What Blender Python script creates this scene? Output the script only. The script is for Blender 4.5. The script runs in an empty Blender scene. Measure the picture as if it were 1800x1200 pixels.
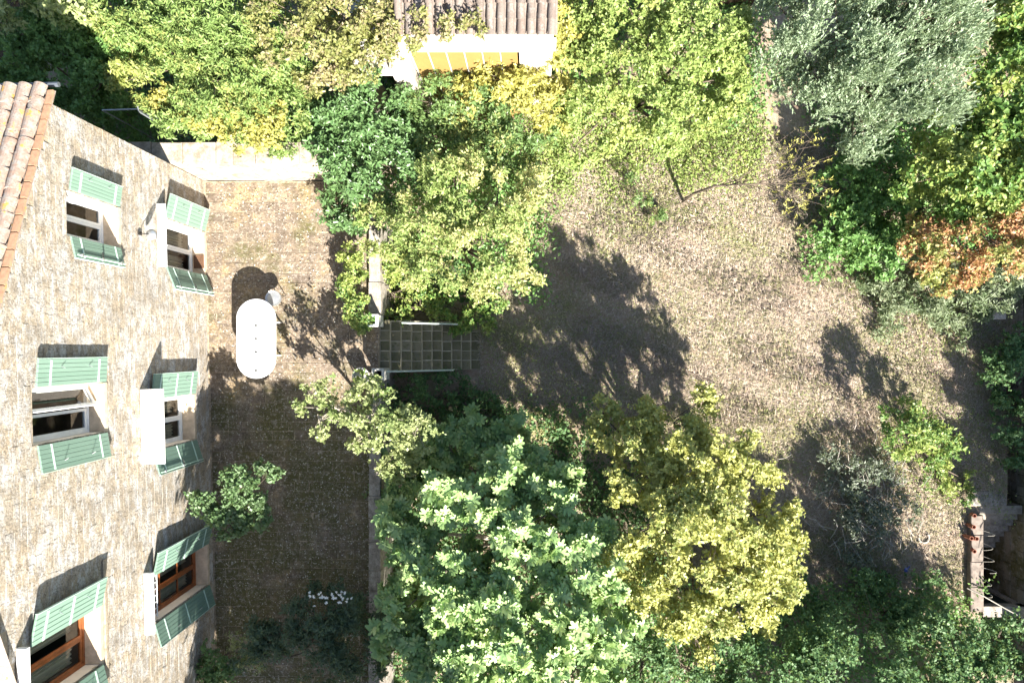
import bpy, math, random
import numpy as np
from mathutils import Vector, Matrix

R = random.Random(7)
rng = np.random.default_rng(11)
scene = bpy.context.scene
COL = scene.collection

# ------------------------------------------------------------------ camera, sky, sun
HC = 17.9                      # height of the camera above the patio
cam_d = bpy.data.cameras.new("camera"); cam = bpy.data.objects.new("camera", cam_d); COL.objects.link(cam)
cam.location = (0, 0, HC); cam.rotation_euler = (0, 0, 0)
cam_d.sensor_width = 36; cam_d.lens = 24
cam_d.shift_x = -40 / 1800; cam_d.shift_y = 12 / 1800
cam_d.clip_end = 500
scene.camera = cam

SUN = Vector((0.46, -0.91, 0.76)).normalized()
world = bpy.data.worlds.new("World"); scene.world = world; world.use_nodes = True
wn = world.node_tree.nodes; wl = world.node_tree.links
sky = wn.new("ShaderNodeTexSky"); sky.sky_type = 'NISHITA'; sky.sun_disc = False
sky.sun_elevation = math.asin(SUN.z); sky.sun_rotation = math.atan2(SUN.x, SUN.y)
wn["Background"].inputs[1].default_value = 0.058
wl.new(sky.outputs[0], wn["Background"].inputs[0])
sd = bpy.data.lights.new("sun", 'SUN'); sd.energy = 5.0; sd.angle = math.radians(0.53); sd.color = (1, .955, .87)
sun = bpy.data.objects.new("sun", sd); COL.objects.link(sun)
sun.rotation_euler = SUN.to_track_quat('Z', 'Y').to_euler(); sun.location = SUN * 60
vs = scene.view_settings
vs.view_transform = 'Standard'; vs.look = 'None'; vs.exposure = 2.1; vs.gamma = 1; vs.use_curve_mapping = False
try:
    scene.cycles.max_bounces = 8; scene.cycles.diffuse_bounces = 3; scene.cycles.transparent_max_bounces = 6
except Exception: pass

LAWN = -1.7
def P(px, py, z=0.0):
    d = HC - z
    return Vector(((px - 940) * d / 1200, (612 - py) * d / 1200, z))

# ------------------------------------------------------------------ objects
def tag(o, label=None, cat=None, group=None, kind=None):
    if label: o['label'] = label
    if cat: o['category'] = cat
    if group: o['group'] = group
    if kind: o['kind'] = kind
    return o
def empty(name, loc=(0, 0, 0), rz=0.0):
    o = bpy.data.objects.new(name, None); COL.objects.link(o)
    o.location = loc; o.rotation_euler = (0, 0, rz); o.empty_display_size = .2
    return o
def link(name, me, mat=None, parent=None):
    o = bpy.data.objects.new(name, me); COL.objects.link(o)
    if mat and not me.materials: me.materials.append(mat)
    if parent: o.parent = parent
    return o
class MB:
    """collects simple shapes and links them as one mesh"""
    def __init__(s): s.v = []; s.f = []; s.smooth = False
    def add(s, vs, fs):
        n = len(s.v); s.v += [tuple(v) for v in vs]; s.f += [tuple(i + n for i in f) for f in fs]; return s
    def quad(s, a, b, c, d): return s.add([a, b, c, d], [(0, 1, 2, 3)])
    def box(s, x0, y0, z0, x1, y1, z1, M=None):
        vs = [Vector((x, y, z)) for z in (z0, z1) for y in (y0, y1) for x in (x0, x1)]
        if M: vs = [M @ v for v in vs]
        return s.add(vs, [(0, 2, 3, 1), (4, 5, 7, 6), (0, 1, 5, 4), (2, 6, 7, 3), (0, 4, 6, 2), (1, 3, 7, 5)])
    def block(s, x0, y0, z0, x1, y1, z1, ch=.012, j=.006, axis='z'):
        """a worn block: the outer face (+z or +x) is chamfered and its corners are uneven"""
        def q(p): return Vector((p[0] + R.uniform(-j, j), p[1] + R.uniform(-j, j), p[2] + R.uniform(-j, j)))
        if axis == 'z':
            lo = [(x0, y0, z0), (x1, y0, z0), (x1, y1, z0), (x0, y1, z0)]
            mi = [(x0, y0, z1 - ch), (x1, y0, z1 - ch), (x1, y1, z1 - ch), (x0, y1, z1 - ch)]
            hi = [(x0 + ch, y0 + ch, z1), (x1 - ch, y0 + ch, z1), (x1 - ch, y1 - ch, z1), (x0 + ch, y1 - ch, z1)]
        else:
            lo = [(x0, y0, z0), (x0, y1, z0), (x0, y1, z1), (x0, y0, z1)]
            mi = [(x1 - ch, y0, z0), (x1 - ch, y1, z0), (x1 - ch, y1, z1), (x1 - ch, y0, z1)]
            hi = [(x1, y0 + ch, z0 + ch), (x1, y1 - ch, z0 + ch), (x1, y1 - ch, z1 - ch), (x1, y0 + ch, z1 - ch)]
        vs = lo + [q(p) for p in mi] + [q(p) for p in hi]
        fs = [(8, 9, 10, 11)]
        for i in range(4):
            k = (i + 1) % 4
            fs += [(i, k, 4 + k, 4 + i), (4 + i, 4 + k, 8 + k, 8 + i)]
        return s.add(vs, fs)
    def tube(s, pts, rad, sides=6, cap=True):
        pts = [Vector(p) for p in pts]; n = len(pts)
        if not hasattr(rad, '__len__'): rad = [rad] * n
        base = len(s.v); ref = Vector((0.31, 0.17, 0.93))
        for i, p in enumerate(pts):
            t = (pts[min(i + 1, n - 1)] - pts[max(i - 1, 0)]).normalized()
            u = t.cross(ref)
            if u.length < .05: u = t.cross(Vector((1, 0, 0)))
            u.normalize(); w = t.cross(u)
            for k in range(sides):
                a = 2 * math.pi * k / sides
                s.v.append(tuple(p + (u * math.cos(a) + w * math.sin(a)) * rad[i]))
        for i in range(n - 1):
            for k in range(sides):
                k2 = (k + 1) % sides
                s.f.append((base + i * sides + k, base + i * sides + k2, base + (i + 1) * sides + k2, base + (i + 1) * sides + k))
        if cap:
            s.f.append(tuple(base + k for k in range(sides))[::-1])
            s.f.append(tuple(base + (n - 1) * sides + k for k in range(sides)))
        return s
    def lathe(s, c, prof, sides=20):
        c = Vector(c); base = len(s.v)
        for r, z in prof:
            for k in range(sides):
                a = 2 * math.pi * k / sides
                s.v.append((c.x + r * math.cos(a), c.y + r * math.sin(a), c.z + z))
        for i in range(len(prof) - 1):
            for k in range(sides):
                k2 = (k + 1) % sides
                s.f.append((base + i * sides + k, base + i * sides + k2, base + (i + 1) * sides + k2, base + (i + 1) * sides + k))
        return s
    def mesh(s, name):
        me = bpy.data.meshes.new(name); me.from_pydata(s.v, [], s.f); me.update()
        if s.smooth: me.polygons.foreach_set("use_smooth", [True] * len(me.polygons))
        return me
    def build(s, name, mat=None, parent=None): return link(name, s.mesh(name), mat, parent)

def np_mesh(name, V, F):
    """V (n,3) float, F (m,3) int -> mesh"""
    me = bpy.data.meshes.new(name)
    me.vertices.add(len(V)); me.vertices.foreach_set("co", np.ascontiguousarray(V, dtype=np.float32).ravel())
    me.loops.add(F.size); me.loops.foreach_set("vertex_index", np.ascontiguousarray(F, dtype=np.int32).ravel())
    me.polygons.add(len(F)); me.polygons.foreach_set("loop_start", np.arange(0, F.size, F.shape[1], dtype=np.int32))
    me.update(calc_edges=True)
    return me

# ------------------------------------------------------------------ materials
class NT:
    def __init__(s, name):
        s.m = bpy.data.materials.new(name); s.m.use_nodes = True
        s.t = s.m.node_tree; s.n = s.t.nodes; s.l = s.t.links
        s.bsdf = s.n["Principled BSDF"]; s.out = s.n["Material Output"]
        s.geo = s.n.new("ShaderNodeNewGeometry")
        s.pos = s.geo.outputs["Position"]
    def rand(s):
        """0..1, one value per separate piece"""
        oi = s.n.new("ShaderNodeObjectInfo")
        return s.math('FRACT', s.math('ADD', s.math('MULTIPLY', oi.outputs["Random"], 7.31), s.geo.outputs["Random Per Island"]))
    def math(s, op, a, b=None, c=None):
        n = s.n.new("ShaderNodeMath"); n.operation = op
        for i, v in enumerate((a, b, c)):
            if v is None: continue
            if isinstance(v, (int, float)): n.inputs[i].default_value = v
            else: s.l.new(v, n.inputs[i])
        return n.outputs[0]
    def stretch(s, sc):
        n = s.n.new("ShaderNodeMapping"); n.inputs["Scale"].default_value = sc
        s.l.new(s.pos, n.inputs[0]); return n.outputs[0]
    def noise(s, scale, detail=4, rough=.6, vec=None, dist=0):
        n = s.n.new("ShaderNodeTexNoise"); n.inputs["Scale"].default_value = scale
        n.inputs["Detail"].default_value = detail; n.inputs["Roughness"].default_value = rough
        n.inputs["Distortion"].default_value = dist
        s.l.new(vec or s.pos, n.inputs["Vector"]); return n.outputs["Fac"]
    def voro(s, scale, vec=None, out="Distance"):
        n = s.n.new("ShaderNodeTexVoronoi"); n.inputs["Scale"].default_value = scale
        s.l.new(vec or s.pos, n.inputs["Vector"]); return n.outputs[out]
    def ramp(s, fac, stops):
        n = s.n.new("ShaderNodeValToRGB"); e = n.color_ramp.elements
        while len(e) < len(stops): e.new(.5)
        for i, (p, c) in enumerate(stops):
            e[i].position = p; e[i].color = (*c, 1) if hasattr(c, '__len__') else (c, c, c, 1)
        s.l.new(fac, n.inputs[0]); return n.outputs[0]
    def mix(s, fac, a, b, mode='MIX'):
        n = s.n.new("ShaderNodeMix"); n.data_type = 'RGBA'; n.blend_type = mode
        for sock, v in ((n.inputs[0], fac), (n.inputs[6], a), (n.inputs[7], b)):
            if isinstance(v, (int, float)): sock.default_value = v
            elif isinstance(v, tuple): sock.default_value = (*v, 1)
            else: s.l.new(v, sock)
        return n.outputs[2]
    def color(s, c):
        if isinstance(c, tuple): s.bsdf.inputs["Base Color"].default_value = (*c, 1)
        else: s.l.new(c, s.bsdf.inputs["Base Color"])
    def rough(s, r, spec=.3):
        s.bsdf.inputs["Roughness"].default_value = r; s.bsdf.inputs["Specular IOR Level"].default_value = spec
    def bump(s, h, strength=.4, dist=.02):
        n = s.n.new("ShaderNodeBump"); n.inputs["Strength"].default_value = strength; n.inputs["Distance"].default_value = dist
        s.l.new(h, n.inputs["Height"]); s.l.new(n.outputs[0], s.bsdf.inputs["Normal"])

def plain(name, c, rough=.6, var=.12, metal=0.0, scale=9, spec=.3):
    t = NT(name)
    f = t.noise(scale, 5, .65)
    lo = tuple(x * (1 - var) for x in c); hi = tuple(min(1, x * (1 + var)) for x in c)
    t.color(t.ramp(f, [(.3, lo), (.7, hi)])); t.rough(rough, spec); t.bsdf.inputs["Metallic"].default_value = metal
    t.bump(t.noise(60, 3), .12, .004)
    return t.m

def leaf_mat(name, stops_a, stops_b=None, scale=.8, cut=(.48, .6), rough=.45, spec=.4, trans=.35, k=1.2):
    """leaves: own shade per leaf, and patches of a second tint (autumn) across the crown"""
    up = lambda ss: [(p, tuple(min(.60, x) for x in (c[0] * k, c[1] * k, (c[2] + .10 * c[1]) * k))) for p, c in ss]
    stops_a = up(stops_a); stops_b = up(stops_b) if stops_b else None
    t = NT(name)
    r = t.rand()
    ca = t.ramp(r, stops_a)
    if stops_b:
        m = t.ramp(t.math('ADD', t.math('MULTIPLY', t.noise(scale, 3, .5), .8), t.math('MULTIPLY', r, .2)), [(cut[0], 0.0), (cut[1], 1.0)])
        ca = t.mix(m, ca, t.ramp(t.math('FRACT', t.math('MULTIPLY', r, 13.7)), stops_b))
    t.color(ca); t.rough(rough, spec)
    tr = t.n.new("ShaderNodeBsdfTranslucent")
    mx = t.mix(.25, ca, (.44, .50, .10)); t.l.new(mx, tr.inputs[0])
    ms = t.n.new("ShaderNodeMixShader"); ms.inputs[0].default_value = trans
    t.l.new(t.bsdf.outputs[0], ms.inputs[1]); t.l.new(tr.outputs[0], ms.inputs[2]); t.l.new(ms.outputs[0], t.out.inputs[0])
    return t.m
def st(*cs): return [(i / max(1, len(cs) - 1), c) for i, c in enumerate(cs)]

M = {}
# weathered limestone of the house wall
t = NT("facade stone")
r = t.rand()
base = t.ramp(r, st((.37, .315, .24), (.40, .345, .27), (.38, .325, .25), (.36, .31, .24), (.41, .36, .285)))
pat = t.noise(2.1, 7, .75, dist=.5)
base = t.mix(t.ramp(pat, [(.44, 0.0), (.58, .8)]), base, (.41, .325, .22))
lich = t.math('ADD', t.noise(3.2, 9, .8, t.stretch((1, .7, 1.9))), t.math('MULTIPLY', r, .07))
base = t.mix(t.ramp(lich, [(.50, 0.0), (.60, .9)]), base, (.53, .52, .505))
dark = t.noise(5, 10, .88, t.stretch((1, .9, 1.3)))
base = t.mix(t.ramp(dark, [(.48, 0.0), (.58, .75)]), base, (.17, .14, .11))
spk = t.noise(30, 5, .8)
base = t.mix(t.ramp(spk, [(.53, 0.0), (.64, .8)]), base, (.58, .55, .50))
spk2 = t.noise(26, 5, .8, t.stretch((1, 1.1, .9)))
base = t.mix(t.ramp(spk2, [(.52, 0.0), (.62, .7)]), base, (.10, .085, .07))
sta = t.noise(1.1, 6, .7, t.stretch((1, 1, .7)))
base = t.mix(t.ramp(sta, [(.50, 0.0), (.66, .45)]), base, (.19, .165, .135))
t.color(base); t.rough(.95, .1)
t.bump(t.math('ADD', t.noise(18, 6, .75), t.math('MULTIPLY', spk, .5)), .9, .03); M['facade'] = t.m
t = NT("facade mortar")
base = t.ramp(t.noise(7, 7, .75), [(.3, (.31, .25, .18)), (.5, (.41, .335, .245)), (.7, (.46, .415, .34))])
t.color(t.mix(t.ramp(t.noise(8, 8, .85, t.stretch((1, .8, 1.4))), [(.49, 0.0), (.62, .8)]), base, (.14, .11, .08))); t.rough(.97, .1)
t.bump(t.noise(30, 5, .7), .8, .02); M['mortar'] = t.m
# patio stone: tan and ochre, mossy, specked with pale lichen
t = NT("patio stone")
r = t.rand()
base = t.ramp(r, st((.18, .14, .105), (.24, .19, .14), (.165, .13, .10), (.27, .205, .145), (.20, .155, .12), (.28, .22, .155)))
base = t.mix(t.ramp(t.noise(1.1, 6, .75), [(.50, 0.0), (.64, .8)]), base, (.36, .26, .13))
base = t.mix(t.ramp(t.noise(2.6, 8, .8), [(.45, 0.0), (.58, .85)]), base, (.115, .09, .07))
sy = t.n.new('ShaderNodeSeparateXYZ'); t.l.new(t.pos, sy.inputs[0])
shade_moss = t.math('MULTIPLY', t.ramp(t.math('MULTIPLY', sy.outputs[1], -.1), [(.02, 0.0), (.32, 1.0)]), .14)   # mossier lower end; this gradient also paints in some of its shade
moss_and_shade = t.math('ADD', t.math('ADD', t.noise(.7, 5, .7), shade_moss), t.math('MULTIPLY', t.noise(9, 5, .7), .25))
base = t.mix(t.ramp(moss_and_shade, [(.63, 0.0), (.76, .8)]), base, (.08, .08, .022))
base = t.mix(t.ramp(t.noise(9, 8, .85), [(.52, 0.0), (.62, .8)]), base, (.40, .345, .29))
base = t.mix(t.ramp(t.noise(20, 4, .7), [(.61, 0.0), (.65, .9)]), base, (.62, .58, .52))
base = t.mix(t.ramp(t.noise(19, 7, .8), [(.50, 0.0), (.60, .75)]), base, (.085, .065, .045))
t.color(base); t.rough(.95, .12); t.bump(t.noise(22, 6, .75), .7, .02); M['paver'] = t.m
M['joint'] = plain("paving joint", (.29, .23, .16), .95, .6, scale=12)
t = NT("pale wall stone")
r = t.rand()
base = t.ramp(r, st((.36, .31, .25), (.42, .375, .315), (.31, .26, .205), (.39, .34, .28)))
base = t.mix(t.ramp(t.noise(3.5, 8, .8), [(.48, 0.0), (.60, .85)]), base, (.19, .155, .115))
base = t.mix(t.ramp(t.noise(25, 5, .7), [(.57, 0.0), (.7, .6)]), base, (.20, .17, .13))
t.color(base); t.rough(.95, .1); t.bump(t.noise(20, 6, .7), .7, .02); M['pale_stone'] = t.m
t = NT("weathered coping")
base = t.ramp(t.noise(5, 7, .75), [(.34, (.17, .145, .12)), (.5, (.31, .275, .235)), (.66, (.47, .43, .38))])
t.color(t.mix(t.ramp(t.noise(30, 4, .7), [(.56, 0.0), (.66, .8)]), base, (.10, .09, .07))); t.rough(.95, .1); t.bump(t.noise(25, 5), .6, .02); M['coping'] = t.m
t = NT("mossy wall stone")
r = t.rand()
base = t.ramp(r, st((.16, .14, .11), (.24, .21, .17), (.20, .17, .12), (.30, .27, .23)))
base = t.mix(t.ramp(t.noise(1.6, 6, .75), [(.42, 0.0), (.58, .85)]), base, (.085, .08, .025))
base = t.mix(t.ramp(t.noise(13, 6, .75), [(.57, 0.0), (.67, .7)]), base, (.40, .37, .33))
t.color(base); t.rough(.95, .1); t.bump(t.noise(18, 6), .8, .03); M['mossy'] = t.m
t = NT("step stone")
r = t.rand()
base = t.ramp(r, st((.15, .135, .085), (.20, .175, .115), (.125, .115, .07), (.23, .20, .14)))
base = t.mix(t.ramp(t.noise(8, 6, .7), [(.5, 0.0), (.64, .7)]), base, (.09, .10, .04))
t.color(base); t.rough(.95, .1); t.bump(t.noise(24, 5), .5, .02); M['step'] = t.m
M['step_joint'] = plain('pale step joint', (.42, .37, .28), .95, .25)
t = NT("roof tile")
r = t.rand()
base = t.ramp(r, st((.29, .19, .14), (.32, .24, .185), (.25, .19, .15), (.34, .22, .165), (.29, .245, .205)))
base = t.mix(t.ramp(t.noise(9, 7, .78), [(.44, 0.0), (.58, .85)]), base, (.35, .32, .285))
base = t.mix(t.ramp(t.noise(4.5, 5, .7), [(.58, 0.0), (.63, .9)]), base, (.50, .29, .06))
base = t.mix(t.ramp(t.noise(26, 5, .75), [(.56, 0.0), (.66, .75)]), base, (.10, .085, .07))
t.color(base); t.rough(.9, .15); t.bump(t.noise(30, 5), .5, .015); M['tile'] = t.m
t = NT("grey roof tile")
r = t.rand()
base = t.ramp(r, st((.15, .12, .10), (.20, .165, .14), (.175, .13, .105), (.14, .12, .105)))
base = t.mix(t.ramp(t.noise(9, 6, .75), [(.50, 0.0), (.64, .8)]), base, (.25, .23, .21))
base = t.mix(t.ramp(t.noise(26, 5, .75), [(.55, 0.0), (.66, .7)]), base, (.08, .07, .06))
t.color(base); t.rough(.9, .15); t.bump(t.noise(30, 5), .5, .015); M['tile_grey'] = t.m
M['terracotta'] = plain("terracotta", (.40, .235, .145), .85, .25, scale=14)
M['parapet'] = plain('worn reddish coping', (.20, .165, .14), .95, .4, scale=6)
M['pot'] = plain("red clay", (.24, .095, .06), .8, .25, scale=20)
# shutters
t = NT("green shutter paint")
r = t.rand()
base = t.ramp(r, st((.165, .26, .20), (.185, .28, .22), (.175, .27, .21)))
base = t.mix(t.ramp(t.noise(30, 4, .7), [(.62, 0.0), (.72, .35)]), base, (.36, .46, .36))
t.color(base); t.rough(.5, .35); t.bump(t.noise(40, 3), .1, .004); M['shutter'] = t.m
M['strap'] = plain("pale strap paint", (.52, .68, .58), .5, .08)
M['white'] = plain("white paint", (.80, .80, .79), .5, .05)
M['white_table'] = plain("white table top", (.82, .82, .84), .45, .02)
M['plaster'] = plain("pale reveal plaster", (.72, .66, .58), .9, .12, scale=5)
M['sill'] = plain("sand coloured sill", (.50, .40, .29), .9, .22, scale=7)
M['wood'] = plain("varnished brown wood", (.27, .085, .025), .45, .35, scale=6, spec=.4)
M['iron'] = plain("dark iron", (.05, .048, .045), .6, .3, .6)
M['metal'] = plain("grey metal", (.50, .51, .52), .35, .12, .7, scale=20)
M['rail'] = plain("pale rail metal", (.40, .45, .41), .45, .12, .2)
M['zinc'] = plain("zinc gutter", (.16, .18, .21), .5, .15, .6)
M['curtain'] = plain("curtain cloth", (.66, .58, .46), .9, .1)
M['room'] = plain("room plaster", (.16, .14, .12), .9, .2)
M['yellow'] = plain("yellow paint", (.25, .165, .055), .6, .08, scale=3)
M['shed_white'] = plain("white shed render", (.46, .41, .345), .9, .06, scale=4)
M['concrete'] = plain("grey concrete", (.46, .45, .42), .9, .2, scale=14)
M['dark_panel'] = plain("dark green metal", (.018, .026, .022), .6, .3)
M['brown_mat'] = plain("brown metal grille", (.14, .075, .045), .6, .25)
M['wire'] = plain("bleached wire", (.36, .33, .28), .7, .15)
M['canopy'] = plain("off white canopy", (.80, .77, .73), .7, .05, scale=5)
M['blue'] = plain("blue plastic", (.08, .12, .40), .4, .2)
M['stick'] = plain("dead pale sticks", (.42, .38, .33), .9, .3, scale=30)
M['bark'] = plain("bark", (.13, .10, .075), .95, .45, scale=16)
M['bark_pale'] = plain("pale bark", (.40, .35, .28), .95, .3, scale=16)
M['planks'] = plain("old brown boards", (.10, .065, .04), .9, .3)
t = NT("window glass")
tr = t.n.new("ShaderNodeBsdfTransparent"); tr.inputs[0].default_value = (.78, .82, .80, 1)
gl = t.n.new("ShaderNodeBsdfGlossy"); gl.inputs["Roughness"].default_value = .03
fr = t.n.new("ShaderNodeFresnel"); fr.inputs[0].default_value = 1.5
ms = t.n.new("ShaderNodeMixShader"); t.l.new(fr.outputs[0], ms.inputs[0]); t.l.new(tr.outputs[0], ms.inputs[1]); t.l.new(gl.outputs[0], ms.inputs[2])
t.l.new(ms.outputs[0], t.out.inputs[0]); M['glass'] = t.m
# lawn soil / thatch
t = NT("lawn soil")
base = t.ramp(t.noise(11, 8, .78), [(.30, (.19, .145, .10)), (.48, (.34, .265, .20)), (.62, (.43, .35, .28)), (.75, (.50, .43, .35))])
base = t.mix(t.ramp(t.noise(.9, 6, .75), [(.47, 0.0), (.62, .6)]), base, (.17, .18, .07))
base = t.mix(t.ramp(t.noise(2.2, 6, .7), [(.52, 0.0), (.66, .5)]), base, (.33, .21, .15))
t.color(base); t.rough(.98, .05); t.bump(t.noise(35, 6, .8), 1, .03); M['lawn'] = t.m
t = NT("dark soil")
t.color(t.ramp(t.noise(6, 7, .75), [(.3, (.035, .028, .018)), (.6, (.09, .07, .045)), (.75, (.15, .12, .08))])); t.rough(.98, .05)
t.bump(t.noise(20, 6, .8), .9, .03); M['soil'] = t.m
# grass: straw with green patches
t = NT("dry grass blades")
r = t.rand()
straw = t.ramp(r, st((.35, .275, .21), (.48, .385, .31), (.56, .475, .39), (.44, .34, .275), (.62, .55, .47), (.51, .41, .345), (.40, .34, .22)))
green = t.ramp(r, st((.13, .18, .04), (.22, .27, .07), (.34, .36, .13), (.16, .20, .05)))
gm = t.math('ADD', t.math('MULTIPLY', t.noise(.6, 7, .75), .75), t.math('MULTIPLY', t.math('FRACT', t.math('MULTIPLY', r, 17.3)), .25))
t.color(t.mix(t.ramp(gm, [(.50, 0.0), (.60, .8)]), straw, green)); t.rough(.85, .15); M['grass'] = t.m

M['leaf_ivy'] = leaf_mat("ivy leaf", st((.055, .11, .02), (.085, .16, .03), (.07, .135, .025), (.13, .21, .045)), k=1.9)
M['leaf_lime'] = leaf_mat("lime bush leaf", st((.13, .21, .035), (.20, .28, .055), (.16, .24, .045), (.26, .33, .08)), st((.30, .33, .055), (.36, .37, .08), (.27, .31, .06)), .55, (.52, .64))
M['leaf_yellow_vine'] = leaf_mat("yellow vine leaf", st((.34, .33, .05), (.46, .42, .07), (.28, .29, .05), (.50, .45, .12)))
M['leaf_russet'] = leaf_mat("russet vine leaf", st((.16, .19, .04), (.24, .24, .055), (.20, .21, .05)), st((.30, .22, .13), (.36, .30, .17), (.33, .31, .08), (.26, .20, .10), (.26, .28, .06)), 1.1, (.46, .60))
M['leaf_laurel'] = leaf_mat("laurel leaf", st((.07, .14, .035), (.11, .19, .05), (.09, .165, .04), (.16, .25, .08)), rough=.33, spec=.5, trans=.3)
M['leaf_privet'] = leaf_mat("privet leaf", st((.09, .16, .035), (.14, .22, .05), (.11, .185, .04), (.20, .27, .07)), st((.30, .31, .06), (.36, .34, .08)), 1.0, (.54, .66))
M['leaf_acacia'] = leaf_mat("yellowing tree leaf", st((.16, .24, .045), (.24, .31, .065), (.20, .27, .05), (.32, .36, .10)), st((.42, .41, .12), (.50, .46, .17), (.36, .37, .09)), .9, (.47, .60))
M['leaf_hazel'] = leaf_mat("yellow green tree leaf", st((.17, .24, .04), (.24, .31, .06), (.20, .27, .05), (.32, .37, .09)), st((.34, .36, .07), (.30, .34, .07)), .7, (.52, .64))
M['leaf_olive'] = leaf_mat("grey green leaf", st((.22, .29, .15), (.30, .37, .21), (.26, .33, .175), (.38, .44, .27), (.15, .22, .10)), rough=.5, spec=.25, trans=.3)
M['leaf_shrub'] = leaf_mat("green shrub leaf", st((.07, .15, .02), (.12, .215, .03), (.095, .18, .025), (.18, .27, .045)), st((.22, .29, .04), (.30, .35, .06), (.34, .37, .08)), .8, (.44, .58))
M['leaf_orange'] = leaf_mat("orange autumn leaf", st((.36, .15, .06), (.42, .22, .09), (.33, .18, .08), (.43, .29, .10), (.36, .12, .06)), st((.22, .25, .05), (.30, .29, .06), (.14, .20, .04)), 1.3, (.46, .56))
M['leaf_grey'] = leaf_mat("grey green weed leaf", st((.15, .19, .09), (.22, .26, .13), (.18, .22, .10), (.28, .31, .16)), st((.10, .15, .05), (.13, .18, .06)), 1.6, (.5, .62))
M['leaf_fig'] = leaf_mat("fig leaf", st((.13, .205, .06), (.175, .25, .075), (.15, .225, .065), (.27, .32, .11)), rough=.38, spec=.38, trans=.28, k=1.9)
M['leaf_gold'] = leaf_mat("golden tree leaf", st((.29, .30, .055), (.37, .36, .075), (.33, .335, .06), (.44, .42, .12), (.24, .27, .05)), st((.17, .22, .05), (.23, .27, .06), (.36, .31, .11)), .75, (.48, .64), k=1.4)
M['leaf_pale'] = leaf_mat("pale shrub leaf", st((.20, .25, .07), (.30, .34, .11), (.25, .29, .09), (.38, .40, .16)), st((.12, .19, .035), (.16, .22, .045)), 1.3, (.52, .66))
M['leaf_rose'] = leaf_mat("wall shrub leaf", st((.07, .13, .035), (.11, .18, .055), (.14, .20, .08), (.08, .15, .04)), rough=.4)
M['leaf_oleander'] = leaf_mat("oleander leaf", st((.045, .085, .045), (.07, .115, .06), (.055, .10, .05), (.09, .14, .075)))
M['leaf_hedge'] = leaf_mat("hedge leaf", st((.06, .13, .035), (.095, .17, .05), (.075, .15, .04), (.17, .25, .08)), rough=.5, spec=.25)
M['leaf_brush'] = leaf_mat("wilting cut leaf", st((.09, .12, .06), (.14, .17, .10), (.22, .23, .17), (.07, .10, .04)))
M['petal'] = plain("white petals", (.80, .80, .72), .7, .05)
M['fallen'] = leaf_mat("fallen leaf", st((.46, .40, .28), (.60, .56, .45), (.38, .34, .10), (.66, .62, .54), (.30, .22, .12)))

# ------------------------------------------------------------------ leaves
TEMPL = {
 'blade':  (np.array([(0, 0, 0), (.45, .5, .06), (1, 0, -.05), (.45, -.5, .06)]), np.array([(0, 1, 2), (0, 2, 3)])),
 'oval':   (np.array([(0, 0, 0), (.28, .42, .06), (.68, .40, .05), (1, 0, -.08), (.68, -.40, .05), (.28, -.42, .06)]), np.array([(0, 1, 2), (0, 2, 3), (0, 3, 4), (0, 4, 5)])),
 'fig':    (np.array([(0, 0, 0), (.06, .16, .02), (.14, .44, -.05), (.32, .50, -.05), (.34, .17, .05), (.55, .40, -.03), (.73, .33, -.05), (.62, .12, .05), (.88, .12, -.04),
                      (1.0, 0, -.08), (.88, -.12, -.04), (.62, -.12, .05), (.73, -.33, -.05), (.55, -.40, -.03), (.34, -.17, .05), (.32, -.50, -.05), (.14, -.44, -.05), (.06, -.16, .02), (.36, 0, .0)]),
            np.array([(18, i, (i + 1) % 18) for i in range(18)])),
}
def unit(a): return a / (np.linalg.norm(a, axis=1, keepdims=True) + 1e-9)
def leaf_verts(base, axis, nrm, L, W, kind):
    T, F = TEMPL[kind]
    axis = unit(axis); side = unit(np.cross(nrm, axis)); nn = np.cross(axis, side)
    L = L[:, None, None]; W = W[:, None, None]
    V = base[:, None] + axis[:, None] * (T[:, 0][None, :, None] * L) + side[:, None] * (T[:, 1][None, :, None] * W) + nn[:, None] * (T[:, 2][None, :, None] * L)
    Fi = (np.arange(len(base)) * len(T))[:, None, None] + F[None]
    return V.reshape(-1, 3), Fi.reshape(-1, 3)
def wobble(p, freq, seed):
    g = np.random.default_rng(seed); o = np.zeros(len(p))
    for _ in range(5):
        k = g.normal(size=3) * freq; o += np.sin(p @ k + g.uniform(0, 6.28))
    return o / 2.6
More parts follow.
